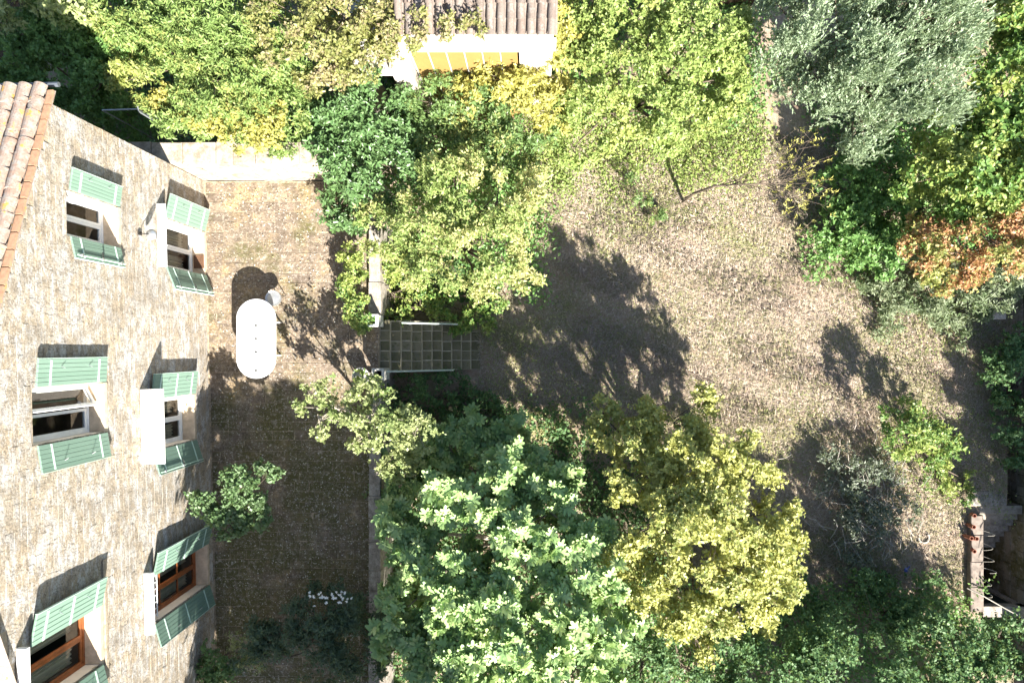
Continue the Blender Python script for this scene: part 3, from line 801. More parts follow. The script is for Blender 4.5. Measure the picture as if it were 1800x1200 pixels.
# ------------------------------------------------------------------ table, stool, pot
tc = P(450, 595, .75)
tb = empty("garden_table", (tc.x, tc.y, 0)); tag(tb, "long white oval garden table with four small holes on the sunny patio", "table")
def capsule(hw, hl, n=18):
    pts = []
    for k in range(n + 1): a = math.pi * k / n; pts.append((hw * math.cos(a), hl - hw + hw * math.sin(a)))
    for k in range(n + 1): a = math.pi + math.pi * k / n; pts.append((hw * math.cos(a), -(hl - hw) + hw * math.sin(a)))
    return pts
o_ = capsule(.495, 1.0); i_ = capsule(.480, .985); n = len(o_)
m = MB()
m.add([(x, y, .722) for x, y in o_] + [(x, y, .744) for x, y in o_] + [(x, y, .752) for x, y in i_],
      [tuple(range(n))[::-1], tuple(range(2 * n, 3 * n))] + [(k, (k + 1) % n, n + (k + 1) % n, n + k) for k in range(n)] + [(n + k, n + (k + 1) % n, 2 * n + (k + 1) % n, 2 * n + k) for k in range(n)])
m.build("tabletop", M['white_table'], tb)
for yy in (.33, .0, -.33, -.80):
    h = MB(); h.lathe((0, yy, .7535), [(.032, 0), (.032, .002), (.001, .002)], 12); h.build("hole_ring", M['iron'], tb)
for sx in (-1, 1):
    for sy in (-1, 1):
        l = MB(); l.tube([(sx * .24, sy * .42, .722), (sx * .34, sy * .43, 0.01)], [.028, .022], 8); l.build("leg", M['white'], tb)
m = MB(); m.box(-.23, -.44, .68, .23, -.40, .721); m.box(-.23, .40, .68, .23, .44, .721); m.box(-.02, -.399, .68, .02, .399, .721); m.build("apron", M['white'], tb)
sc_ = P(480, 524, .42)
so = empty("stool", (sc_.x, sc_.y, 0)); tag(so, "round dented grey metal stool beside the end of the white table", "stool")
m = MB(); m.smooth = False; m.lathe((0, 0, .40), [(.001, .018), (.08, .012), (.15, .006), (.185, .010), (.20, .02), (.205, .012), (.20, -.03), (.19, -.03), (.185, -.005), (.001, -.004)], 18); m.build("seat", M['metal'], so)
for k in range(4):
    a = k * math.pi / 2 + .5; m = MB(); m.tube([(.15 * math.cos(a), .15 * math.sin(a), .40), (.19 * math.cos(a), .19 * math.sin(a), .01)], .012, 6); m.build("leg", M['iron'], so)
pc = P(634, 661, .4)
pot = empty("plant_pot", (pc.x, pc.y, 0)); tag(pot, "round grey pot full of green leaves beside the grey square post", "plant pot")
m = MB(); m.smooth = True; m.lathe((0, 0, 0), [(.001, .0), (.15, 0), (.20, .36), (.225, .37), (.225, .41), (.195, .41), (.19, .34), (.001, .33)], 20); m.build("pot", M['concrete'], pot)
pp, dd = shoots([((pc.x, pc.y, .40), .17, .14)], 110, 5)
V, F = leaf_verts(*spray(pp, dd, 9, .14, .07, .04, 'blade', 6), 'blade'); link("foliage", np_mesh("foliage", V - np.array([pc.x, pc.y, 0]), F), M['leaf_shrub'], pot)

# ------------------------------------------------------------------ shed at the top
SY = 6.62; SE = 3.45
shed = empty("garden_shed", (-2.8, SY, LAWN)); tag(shed, "small white shed with ochre yellow panels and grey tiled roof under creeper", "shed")
so3 = Vector((-2.8, SY, LAWN))
def sbox(name, mat, x0, y0, z0, x1, y1, z1, par=None):
    m = MB(); m.box(x0 - so3.x, y0 - so3.y, z0 - so3.z, x1 - so3.x, y1 - so3.y, z1 - so3.z); return m.build(name, M[mat], par or shed)
sbox("wall", 'shed_white', -2.84, SY, 2.62, .40, SY + .2, SE - .02)
sbox("cornice", 'shed_white', -2.92, SY - .16, SE - .42, .46, SY - .002, SE - .10)
sbox("wall", 'shed_white', -.35, SY, LAWN, .40, SY + .2, 2.618)
sbox("wall", 'shed_white', -2.84, SY + .21, LAWN, -2.64, SY + 3.5, SE)
sbox("wall", 'shed_white', .20, SY + .21, LAWN, .40, SY + 3.5, SE)
sbox("wall", 'shed_white', -2.63, SY + 3.3, LAWN, .19, SY + 3.5, SE + .3)
for i in range(6):
    x0 = -2.80 + i * .405
    p_ = sbox("yellow_panel", 'yellow', x0 + .022, SY + .02, LAWN, x0 + .383, SY + .06, 2.615)
    sbox("panel_strip", 'concrete', x0 - .013, SY + .005, LAWN, x0 + .013, SY + .075, 2.612)
sbox("pillar", 'shed_white', -3.32, SY - .25, LAWN, -2.845, SY + .35, 2.3)
sbox("lintel", 'shed_white', -4.35, SY - .22, 1.85, -3.33, SY + .3, 2.12)
sbox("pillar", 'shed_white', -4.35, SY - .2, LAWN, -4.0, SY + .3, 1.845)
sbox("annex_wall", 'mossy', -4.35, SY + 1.3, LAWN, -2.85, SY + 1.5, 2.1)
sbox("annex_roof", 'concrete', -4.4, SY + .32, 2.13, -2.86, SY + 1.5, 2.25)
SS = .30; sa = math.atan(SS)
m = MB(); y0, y1 = SY + .03 - so3.y, SY + 3.6 - so3.y; zz = SE - so3.z
m.add([(-.14, y0, zz), (3.28, y0, zz), (3.28, y1, zz + SS * 3.88), (-.14, y1, zz + SS * 3.88), (-.14, y0, zz - .06), (3.28, y0, zz - .06), (3.28, y1, zz + SS * 3.88 - .06), (-.14, y1, zz + SS * 3.88 - .06)],
      [(0, 1, 2, 3), (7, 6, 5, 4), (0, 4, 5, 1), (1, 5, 6, 2), (2, 6, 7, 3), (3, 7, 4, 0)])
sroof = m.build("roof", M['tile_grey'], shed)
sm = [half_tile(.42, .085, .072, 8).mesh("roof_tile") for i in range(2)]
for me in sm: me.materials.append(M['tile_grey'])
mm = MB()
for c in range(16):
    for k in range(12):
        y = y0 - .04 + k * .30 * math.cos(sa); z = zz + SS * (y - y0) + .045
        if k < 6:
            o = link("roof_tile", sm[(c + k) % 2], None, sroof)
            o.location = (-.06 + c * .214 + R.uniform(-.006, .006), y, z + R.uniform(0, .01)); o.rotation_euler = (sa - .04, R.uniform(-.04, .04), math.pi + R.uniform(-.03, .03))
            o.rotation_euler = (-(sa - .04), R.uniform(-.04, .04), math.pi + R.uniform(-.03, .03))
        else:
            t_ = half_tile(.42, .085, .072, 5); MMx = Matrix.Translation((-.06 + c * .214, y, z)) @ Matrix.Rotation(math.pi, 4, 'Z') @ Matrix.Rotation(-(sa - .04), 4, 'X')
            mm.add([MMx @ Vector(v) for v in t_.v], t_.f)
        if c < 15:
            t_ = half_tile(.42, .085, .072, 4, True); MMx = Matrix.Translation((.047 + c * .214, y + .03, z + .002)) @ Matrix.Rotation(math.pi, 4, 'Z') @ Matrix.Rotation(-(sa - .03), 4, 'X')
            mm.add([MMx @ Vector(v) for v in t_.v], t_.f)
tag(mm.build("roofing", M['tile_grey'], sroof), kind="stuff")
# dark boards at the top edge, between the trees
bw = empty("board_fence", P(1285, 10, LAWN)); tag(bw, "dark brown board fence at the top edge between yellow green tree and grey tree", "fence")
for i in range(6):
    m = MB(); m.box(-.55 + i * .19, -.02, 0, -.375 + i * .19, .02, 1.6 + R.uniform(-.03, .03)); m.build("board", M['planks'], bw)
m = MB(); m.box(-.6, .021, .4, .62, .06, .5); m.box(-.6, .021, 1.2, .62, .06, 1.3); m.build("rail", M['planks'], bw)
# bars of a little arbour by the house corner
ar = empty("arbour", P(240, 200, LAWN)); tag(ar, "thin weathered metal arbour bars poking from creeper behind the house corner", "arbour"); ao = Vector(ar.location)
for a, b in (((180, 194), (242, 192)), ((241, 184), (244, 196)), ((244, 196), (288, 223)), ((266, 205), (330, 222))):
    m = MB(); m.tube([P(*a, 1.9) - ao, P(*b, 1.9) - ao], .02, 6); m.build("bar", M['metal'], ar)
for a in ((242, 192), (180, 194), (330, 222)):
    q = P(*a, 1.9) - ao; m = MB(); m.tube([q, (q.x, q.y, 0)], .018, 6); m.build("post", M['metal'], ar)

# ------------------------------------------------------------------ sunken passage on the right
stone_wall("parapet_wall", "low wall beside the sunken passage carrying the small clay pots", 12.42, -7.5, 12.77, -4.75, -3.3, -1.52, .445, .45, .9, 'parapet', 'concrete', 'y')
stone_wall("mossy_wall", "tall mossy rubble wall on the far side of the sunken passage", 14.03, -9.3, 14.43, 2.2, -3.3, -.35, .26, .24, .55, 'mossy', 'soil', 'y')
ps = empty("garden_steps", (12.78, -4.52, LAWN)); tag(ps, "short flight of worn stone steps going down into the sunken passage", "steps")
for i in range(7):
    zt = -.02 - .19 * i - (.0 if i else 0); yq = -.215 * i
    m = MB(); m.block(.005 - .0 * i, yq - .235, -1.6, 1.235, yq - .004, zt, .012, .006); m.add([m.v[0], m.v[1], m.v[2], m.v[3]], [(0, 3, 2, 1)]); m.build("step", M['pale_stone' if i < 2 else 'coping'], ps)
m = MB(); m.block(-.4, 0.0, -.1, .76, .42, .015, .01, .004); m.build("landing_slab", M['coping'], ps)
# end wall with a dark door, cable
ew = empty("end_wall", (12.78, -7.35, -3.3)); tag(ew, "pale end wall closing the sunken passage around a dark door", "wall")
m = MB(); m.box(0, -.3, 0, .12, 0, 1.5); m.box(1.05, -.3, 0, 1.24, 0, 1.9); m.box(0, -.3, 1.501, 1.24, 0, 1.75); m.build("wall", M['coping'], ew)
m = MB(); m.box(.125, -.12, .01, 1.045, -.06, 1.495); m.build("door", M['dark_panel'], ew)
for i in range(5):
    m = MB(); m.box(.14 + i * .18, -.058, .03, .305 + i * .18, -.045, 1.48); m.build("door_board", M['dark_panel'], ew)
ca = empty("cable", P(1722, 1043, -1.3)); tag(ca, "taut pale cable crossing the sunken passage above the dark door", "cable"); co = Vector(ca.location)
pts = [P(1700, 1033, -1.45), P(1727, 1046, -1.3), P(1762, 1066, -1.28), P(1806, 1090, -1.2), P(1840, 1108, -1.15)]
m = MB(); m.tube([p - co for p in pts], .016, 6); m.build("cable_line", M['wire'], ca)
# small clay pots in a row on the parapet
for i, (px, py, lab) in enumerate([(1713, 905, "small red clay pipe on the parapet nearest the steps' landing"), (1711, 926, "small red clay pipe second from the landing along the parapet"),
                                   (1706, 945, "small red clay pipe leaning left of the ringed clay pipe"), (1715, 948, "small red clay pipe with open ringed mouth in middle of the row"),
                                   (1714, 968, "small red clay pipe last in the row, nearest the wire hoops")]):
    p = P(px, py, -1.38)
    r_ = empty("clay_pipe", (p.x, p.y, -1.52)); tag(r_, lab, "clay pipe", "clay pipes in a row on the parapet")
    dz = LAWN - .02 + 1.52 if p.x < 12.4 else 0
    lean = (R.uniform(-.05, .08), R.uniform(-.05, .05))
    m = MB(); m.smooth = False; top = Vector((lean[0] * .6, lean[1] * .6, .13)); bot = Vector((0, 0, dz))
    sd_ = 12
    for c, rr in ((bot, .050), (top, .058), (top, .045), (top - Vector((0, 0, .1)), .042)):
        for k in range(sd_): m.v.append((c.x + rr * math.cos(6.283 * k / sd_), c.y + rr * math.sin(6.283 * k / sd_), c.z))
    for q in range(3):
        for k in range(sd_): m.f.append((q * sd_ + k, q * sd_ + (k + 1) % sd_, (q + 1) * sd_ + (k + 1) % sd_, (q + 1) * sd_ + k))
    m.f.append(tuple(3 * sd_ + k for k in range(sd_))); m.build("pipe", M['pot'], r_)
# wire hoops hung over the passage
hp = [(1730, 940), (1728, 962), (1734, 985), (1736, 1005), (1737, 1026), (1737, 1046)]
hoop_lab = ["bleached wire hoop over the passage, closest to the steps", "bleached wire hoop over the passage, second from the steps", "bleached wire hoop over the passage, third from the steps",
            "bleached wire hoop over the passage, third from the cable", "bleached wire hoop over the passage, second from the cable", "bleached wire hoop over the passage, nearest the cable"]
for (px, py), lab in zip(hp, hoop_lab):
    a = P(px - 15, py - 8, -1.5); a.x = 12.70; root = empty("wire_hoop", a); tag(root, lab, "wire hoop", "wire hoops along the sunken passage")
    pts = []
    for k in range(12):
        f = k / 11 * math.pi * (.85 + .04 * (px % 7)); rr = R.uniform(.95, 1.05) * (.75 + .05 * (px % 9))
        pts.append((.15 + .27 * math.sin(f) * rr - .15, -.30 * (f / 3.4) + .02, .02 + .22 * math.sin(f * .9)))
    m = MB(); m.tube([(p_[0] * (.6 + .08 * (py % 6)), p_[1] * (.5 + .1 * (py % 5)), p_[2]) for p_ in pts], .007, 5); m.build("wire", M['wire'], root)
# broken ring and blue scrap on the ground
q = P(1622, 945, LAWN); rg = empty("broken_ring", q); tag(rg, "pale crescent of broken ring lying on shaded ground near the brush pile", "broken ring")
m = MB(); m.tube([(.15 * math.cos(a), .15 * math.sin(a) + .03, .05) for a in [math.pi * (1.0 + .11 * k) for k in range(12)]], [.03] * 12, 7); m.build("ring", M['wire'], rg)
q = P(1592, 1000, LAWN); bl = empty("blue_scrap", q); tag(bl, "crumpled blue plastic scrap on dark ground below the brush pile", "scrap")
m = MB(); m.add([(-.12, -.08, .03), (0, -.1, .10), (.1, -.04, .05), (.08, .08, .08), (-.02, .11, .04), (-.1, .05, .09), (0, 0, .14)], [(0, 1, 6), (1, 2, 6), (2, 3, 6), (3, 4, 6), (4, 5, 6), (5, 0, 6)])
m.add([(.05, .05, .05), (.22, .12, .04), (.25, .22, .05), (.1, .2, .09)], [(0, 1, 2, 3)]); m.v = [(a_ * .65, b_ * .65, c_ * .65) for a_, b_, c_ in m.v]; m.build("plastic_sheet", M['blue'], bl)
q = P(1757, 552, -.9); cs = empty("stone_post", (q.x, q.y, LAWN)); tag(cs, "pale square stone post at the shaded edge below the grey green weeds", "post")
m = MB(); m.box(-.14, -.10, 0, .14, .10, .70); m.build("shaft", M['coping'], cs); m = MB(); m.block(-.19, -.14, .702, .19, .14, .80, .02, .004); m.add([m.v[0], m.v[1], m.v[2], m.v[3]], [(0, 3, 2, 1)]); m.build("cap", M['coping'], cs)

# ------------------------------------------------------------------ trees, shrubs, creepers
def lobes(*a): return [lobe(*q) for q in a]
def gnd(px, py, z=LAWN):
    p = P(px, py, z); return Vector((p.x, p.y, z))
plant("ivy", "dark ivy bank in the house's shadow at the top left", "ivy", gnd(130, 180), lobes((20, 60, 100, 1.9, .8), (120, 90, 100, 1.8, .7), (60, 150, 90, 1.2, .7), (190, 130, 80, 1.2, .6), (170, 40, 90, 1.8, .7), (240, 205, 50, .2, .6), (180, 200, 60, -.3, .6)), 'leaf_ivy', 21, dens=20, n=12, L=.09, W=.06, lump=.1, gap=-1.2)
plant("bush", "pale leafed bush at the top left corner above the ivy", "bush", gnd(170, 60), lobes((30, 5, 50, 3.0, .5), (130, -5, 60, 3.0, .6)), 'leaf_pale', 22, L=.11, W=.06)
plant("bush", "broad lime green bush spreading beside the house's shadow at top left", "bush", gnd(380, 160), lobes((250, 60, 90, 2.0, .8), (300, 120, 90, 1.9, .8), (360, 60, 100, 2.1, .9), (400, 140, 100, 2.0, .8), (470, 90, 90, 2.0, .8), (350, 190, 70, 1.7, .6), (470, 180, 80, 1.6, .7), (220, 20, 70, 2.0, .7), (440, 20, 90, 2.1, .8), (520, 200, 60, 1.3, .6), (500, 250, 40, 1.4, .4)), 'leaf_lime', 23, dens=20, n=12, L=.11, W=.035, lump=.14, gap=-1.0, clump=.26)
plant("creeper", "bright yellow creeper hanging over the pale block wall", "creeper", Vector((-7.2, 5.1, 1.4)), lobes((390, 210, 45, 1.95, .35), (440, 225, 45, 1.9, .35), (420, 250, 35, 1.85, .28), (350, 200, 40, 1.9, .35), (300, 190, 35, 1.9, .3), (470, 220, 40, 1.9, .35)), 'leaf_yellow_vine', 24, dens=24, n=11, S=.22, L=.085, W=.055, r0=.03)
plant("creeper", "yellow and russet creeper climbing over the left of the tiled shed roof", "creeper", gnd(600, 110), lobes((530, 40, 80, 2.6, .7), (610, 30, 80, 3.0, .7), (640, 90, 70, 2.6, .6), (680, 40, 45, 3.4, .4), (560, 110, 60, 2.1, .6), (700, 75, 35, 3.2, .35), (745, 42, 22, 3.75, .18), (790, 48, 22, 3.7, .15), (835, 44, 22, 3.72, .15)), 'leaf_russet', 25, dens=22, n=11, L=.085, W=.05, gap=-1.1)
plant("laurel_bush", "deep green laurel bush hanging over the corner of the patio", "bush", gnd(640, 330), lobes((600, 205, 65, 1.3, .8), (665, 215, 60, 1.2, .8), (620, 290, 70, 1.0, .8), (690, 300, 60, .9, .8), (600, 365, 40, .7, .4), (660, 370, 50, .5, .6), (560, 230, 35, 1.0, .5), (640, 160, 50, 1.5, .6)), 'leaf_laurel', 26, dens=15, n=12, S=.38, L=.12, W=.055, kind='oval', lump=.26, gap=-1.0)
plant("bush", "mid green privet bush in front of the yellow shed panels", "bush", gnd(830, 250), lobes((770, 180, 60, 1.0, .8), (840, 200, 65, 1.0, .8), (910, 230, 65, .9, .8), (770, 250, 60, .7, .8), (850, 270, 60, .7, .7), (900, 300, 60, .4, .6), (720, 230, 40, .8, .6)), 'leaf_privet', 27, dens=16, n=12, S=.36, L=.10, W=.045, lump=.26, gap=-1.0)
plant("bush", "yellow leafed bush right below the shed's white cornice", "bush", gnd(900, 160), lobes((880, 135, 50, 1.6, .5), (940, 140, 50, 1.6, .6), (830, 160, 35, 1.3, .4), (985, 100, 45, 1.8, .6), (960, 180, 50, 1.2, .5), (985, 40, 30, 2.2, .5)), 'leaf_yellow_vine', 28, dens=18, n=11, L=.11, W=.05)
plant("tree", "yellowing small tree above the steps beside the big shadow on the lawn", "tree", gnd(800, 440), lobes((800, 320, 70, 1.6, .7), (870, 350, 70, 1.6, .7), (910, 410, 50, 1.5, .6), (760, 390, 65, 1.4, .6), (840, 430, 70, 1.7, .6), (790, 470, 60, 1.5, .5), (880, 475, 50, 1.3, .5), (700, 430, 45, 1.0, .4), (925, 490, 25, 1.0, .3), (840, 505, 30, 1.2, .3), (735, 480, 30, 1.0, .3), (930, 330, 40, 1.1, .5), (675, 395, 36, 1.0, .4), (665, 440, 26, .8, .3)), 'leaf_acacia', 29, dens=19, n=12, S=.34, L=.10, W=.04, r0=.09, crown='crown', stem='trunk', lump=.2, gap=-1.0)
plant("tree", "lime green spreading tree at the top centre right of the shed", "tree", gnd(1110, 190), lobes((1030, 40, 80, 1.9, .8), (1120, 40, 100, 2.1, .9), (1220, 60, 90, 2.0, .9), (1060, 130, 80, 1.6, .8), (1160, 140, 90, 1.6, .8), (1250, 150, 70, 1.3, .8), (1010, 190, 60, .9, .7), (1090, 210, 60, .8, .6), (1230, 215, 55, .6, .5), (1170, 225, 50, .6, .5), (1010, 260, 40, -.2, .5), (1270, 100, 50, 1.4, .7)), 'leaf_hazel', 30, dens=18, n=12, S=.32, L=.095, W=.05, r0=.10, crown='crown', stem='trunk', lump=.2, gap=-1.0)
plant("tree", "large feathery grey green tree at the top right", "tree", gnd(1470, 140), lobes((1400, 50, 80, 2.4, 1.1), (1480, 60, 100, 3.0, 1.2), (1590, 60, 110, 3.3, 1.3), (1660, 30, 80, 3.2, 1.1), (1430, 140, 75, 2.0, .9), (1520, 150, 90, 2.6, 1.1), (1610, 150, 75, 2.6, 1.0), (1500, 220, 60, 2.0, .8), (1560, 215, 60, 2.0, .8), (1510, 262, 28, 1.6, .6), (1500, -20, 120, 2.8, 1.2), (1620, -20, 110, 3.2, 1.2)), 'leaf_olive', 31, dens=22, n=18, S=.62, L=.10, W=.03, clump=.4, r0=.12, crown='crown', stem='trunk', lump=.2, gap=-.9, lift=1.3, spread=.45, up=1.5, twig=80)
plant("shrub", "dense bright green shrub along the right edge below the grey tree", "shrub", gnd(1700, 270), lobes((1690, 240, 75, 1.6, .9), (1770, 190, 80, 1.9, .9), (1640, 305, 60, 1.4, .8), (1740, 290, 80, 2.0, .9), (1800, 270, 70, 2.1, .8), (1790, 100, 50, 1.0, .8), (1690, 345, 60, 1.2, .8), (1780, 345, 50, 1.2, .7), (1790, 30, 60, 1.2, .8), (1750, 110, 50, .4, .7)), 'leaf_shrub', 32, dens=15, n=11, S=.34, L=.12, W=.07, kind='oval', lump=.24, gap=-1.0)
plant("shrub", "dark green shrub at the lawn's edge under the grey tree", "shrub", gnd(1500, 380), lobes((1480, 330, 60, -.7, .6), (1540, 300, 60, -.6, .6), (1560, 380, 65, -.7, .6), (1490, 410, 60, -.7, .6), (1560, 440, 60, -.7, .6), (1480, 450, 35, -1.1, .4), (1620, 370, 60, -.2, .7)), 'leaf_ivy', 33, dens=16, n=11, S=.32, L=.11, W=.065, kind='oval', lump=.24, gap=-1.0)
plant("shrub", "orange red autumn shrub at the right edge", "shrub", gnd(1690, 450), lobes((1620, 445, 42, 1.2, .5), (1680, 445, 60, 1.6, .6), (1740, 425, 60, 1.9, .6), (1690, 486, 40, 1.1, .4), (1645, 474, 42, 1.1, .4), (1795, 410, 55, 1.9, .6), (1625, 400, 35, 1.3, .5)), 'leaf_orange', 34, dens=18, n=11, S=.3, L=.095, W=.05, lump=.22, gap=-1.0)
plant("weeds", "grey green drooping weeds below the orange shrub", "weeds", gnd(1650, 540), lobes((1560, 500, 45, -1.2, .35), (1620, 520, 55, -1.1, .45), (1690, 530, 55, -.9, .45), (1750, 510, 50, -.8, .5), (1790, 480, 45, -.6, .5), (1580, 550, 45, -1.4, .3), (1660, 570, 45, -1.4, .3), (1530, 490, 35, -1.35, .3)), 'leaf_grey', 35, dens=17, n=11, S=.34, L=.12, W=.032, r0=.03, lump=.24, gap=-1.0)
fig = plant("fig_tree", "big blue green fig tree filling the bottom centre beside the shaded patio", "tree", gnd(880, 960), lobes((705, 850, 60, -.3, .6), (790, 780, 70, -.3, .6), (870, 775, 50, -.2, .5), (740, 930, 75, 1.4, .7), (840, 870, 80, 2.0, .7), (920, 830, 45, .4, .5), (960, 900, 70, 1.7, .7), (905, 830, 50, 1.0, .5), (720, 1060, 60, 1.6, .6), (880, 990, 95, 2.4, .9), (1010, 1010, 85, 2.2, .8), (790, 1090, 90, 2.5, .8), (930, 1110, 105, 2.8, .9), (1050, 1100, 65, 2.1, .7), (850, 1180, 100, 2.5, .8), (730, 1140, 60, 2.0, .6), (1010, 1180, 80, 2.2, .7)), 'leaf_fig', 36, clump=.42, dens=5.0, n=9, S=.26, L=.25, W=.27, kind='fig', r0=.14, crown='leaves', stem='trunk', bark='bark_pale', lump=.22, gap=-1.0, inner=.3, rosette=True, flat=.75, twig=70)
plant("tree", "golden yellow autumn tree at the bottom right of the fig tree", "tree", gnd(1165, 865), lobes((1110, 750, 60, 1.0, .7), (1190, 740, 60, 1.2, .7), (1260, 790, 60, 1.4, .7), (1130, 830, 75, 1.8, .8), (1220, 840, 85, 2.2, .9), (1310, 860, 65, 1.8, .7), (1150, 930, 85, 2.3, .9), (1250, 950, 95, 2.7, 1.0), (1340, 940, 65, 2.0, .7), (1390, 905, 32, 1.5, .4), (1200, 1040, 85, 2.3, .8), (1300, 1040, 75, 2.1, .8), (1380, 1010, 32, 1.5, .4), (1220, 1105, 45, 1.7, .5), (1130, 1010, 55, 1.8, .6), (1350, 1080, 30, 1.3, .4), (1060, 730, 30, .9, .4), (1290, 992, 60, 2.4, .7), (1215, 905, 55, 2.6, .6)), 'leaf_gold', 37, dens=20, n=12, S=.32, L=.095, W=.06, r0=.085, crown='crown', stem='trunk', lump=.2, gap=-1.0, twig=80)
plant("bush", "pale small leafed bush with bare white twigs reaching over the shaded patio", "bush", gnd(690, 740), lobes((610, 705, 50, 1.8, .35), (660, 725, 55, 1.9, .45), (705, 755, 45, 1.7, .45), (565, 735, 35, 1.6, .25), (690, 800, 40, 1.2, .35), (560, 695, 25, 1.6, .2), (640, 770, 30, 1.6, .25), (530, 715, 18, 1.5, .15), (720, 820, 25, 1.0, .3), (728, 752, 36, 1.9, .45)), 'leaf_pale', 38, dens=20, n=10, S=.26, L=.085, W=.055, r0=.05, bark='bark_pale', gap=-1.0, twig=110)
plant("shrub", "leafy green shrub against the foot of the house wall", "shrub", Vector((-7.7, -3.5, 0)), lobes((420, 860, 38, 2.0, .35), (385, 895, 32, 2.0, .3), (445, 890, 35, 1.9, .35), (470, 825, 20, 1.9, .22), (410, 920, 25, 1.9, .25), (365, 880, 22, 2.1, .2)), 'leaf_rose', 39, dens=48, n=9, S=.22, L=.085, W=.055, r0=.025, kind='oval')
ol = plant("oleander", "dark oleander with white blossoms at the bottom end of the patio", "shrub", Vector((-5.8, -7.4, 0)), lobes((560, 1090, 60, 1.1, .6), (620, 1100, 50, 1.0, .6), (500, 1110, 55, .9, .6), (570, 1150, 70, 1.1, .7), (640, 1150, 50, .9, .6), (600, 1060, 30, 1.3, .4), (480, 1160, 50, .8, .5)), 'leaf_oleander', 40, dens=20, n=12, S=.32, L=.11, W=.035, gap=-1.0)
pp = [P(R.choice((556, 575, 596, 604)) + R.gauss(0, 9), 1047 + R.gauss(0, 7), 1.72 + R.uniform(-.08, .12)) for _ in range(34)]
m = MB()
for q in pp:
    q = q - ol.location; tl = Vector((R.uniform(-.5, .5), R.uniform(-.5, .5), 1)).normalized(); e1 = tl.cross(Vector((0, 1, 0))).normalized(); e2 = tl.cross(e1)
    for k in range(5):
        a = k * 1.2566 + R.uniform(-.2, .2); w = R.uniform(.018, .03)
        f = lambda r_, a_, u_: q + (e1 * math.cos(a_) + e2 * math.sin(a_)) * r_ + tl * u_
        m.add([q, f(w, a - .5, .006), f(w * 1.5, a, .012), f(w, a + .5, .006)], [(0, 1, 2, 3)])
m.build("blossom", M['petal'], ol)
plant("shrub", "green shrub at the bottom edge touching the house wall", "shrub", Vector((-8.0, -8.0, 0)), lobes((345, 1150, 32, .8, .4), (370, 1180, 40, .8, .4), (330, 1185, 30, .7, .4)), 'leaf_hedge', 41, dens=28, n=11, S=.25, L=.075, W=.045, r0=.03)
plant("shrub", "dry straw coloured shrub at the bottom edge beside the oleander", "shrub", Vector((-7.1, -8.0, 0)), lobes((430, 1140, 24, .8, .3), (440, 1170, 25, .8, .3), (415, 1120, 15, .8, .2)), 'leaf_pale', 42, dens=26, n=8, S=.25, L=.07, W=.02, r0=.025, bark='bark_pale', twig=70)
plant("shrub", "vivid green shrub on the patio edge next to the white capped post", "shrub", gnd(625, 520, 0), lobes((615, 500, 28, .5, .35), (625, 545, 28, .5, .3), (610, 465, 24, .5, .3), (640, 570, 20, .4, .25)), 'leaf_shrub', 43, dens=40, n=10, S=.22, L=.085, W=.045, r0=.025)
plant("ivy", "dark undergrowth between the steps and the yellowing small tree", "ivy", gnd(750, 520), lobes((690, 520, 50, -.7, .5), (740, 545, 45, -1.1, .4), (800, 545, 45, -1.2, .4), (850, 560, 30, -1.4, .3), (690, 460, 40, -.4, .5), (860, 520, 30, -1.3, .35)), 'leaf_shrub', 44, dens=15, n=10, S=.28, L=.09, W=.05, gap=-1.0)
plant("ivy", "low dark undergrowth between the steps and the fig tree", "ivy", gnd(780, 700), lobes((720, 690, 40, -.9, .4), (780, 690, 45, -1.3, .35), (840, 690, 35, -1.4, .3), (870, 720, 40, -1.4, .3)), 'leaf_hedge', 45, dens=15, n=10, S=.28, L=.09, W=.05, gap=-1.0)
for i, (lb, lab) in enumerate([
    (((1130, 1160, 60, 1.2, .6), (1200, 1170, 70, 1.3, .7), (1270, 1140, 60, 1.2, .6), (1280, 1190, 60, 1.5, .6)), "dark green hedge shrub below the golden tree at the bottom edge"),
    (((1350, 1120, 70, -0.4, .7), (1420, 1080, 70, -0.6, .6), (1380, 1180, 80, 1.5, .7), (1460, 1150, 70, 1.3, .7)), "dark green hedge shrub below the brush pile at the bottom edge"),
    (((1530, 1090, 70, -0.6, .6), (1560, 1160, 80, 1.3, .7), (1620, 1080, 60, -0.7, .6), (1640, 1150, 70, 1.2, .7), (1540, 1050, 40, -1.1, .4)), "dark green hedge shrub left of the parapet at the bottom edge"),
    (((1700, 1110, 50, -0.8, .6), (1740, 1140, 60, 1.1, .6), (1690, 1180, 70, 1.3, .6), (1780, 1180, 50, 1.4, .6)), "dark green hedge shrub below the dark door at the bottom right corner")]):
    plant("hedge_shrub", lab, "shrub", gnd(*[(1200, 1130), (1390, 1100), (1570, 1080), (1690, 1110)][i]), lobes(*lb), 'leaf_hedge', 46 + i, dens=15, n=12, S=.34, L=.09, W=.055, lump=.3, gap=-.8, clump=.55, group="hedge shrubs along the bottom edge")
bp = plant("brush_pile", "heap of cut brush with wilting leaves and bare sticks on the lawn", "brush pile", gnd(1500, 880), lobes((1470, 830, 45, -1.2, .4), (1520, 850, 50, -1.1, .45), (1560, 820, 35, -1.3, .3), (1530, 920, 50, -1.2, .4), (1470, 900, 40, -1.3, .35), (1580, 900, 35, -1.4, .25), (1500, 970, 40, -1.4, .3)), 'leaf_brush', 51, dens=15, n=9, S=.34, L=.09, W=.04, r0=.02, gap=-1.0)
m = MB()
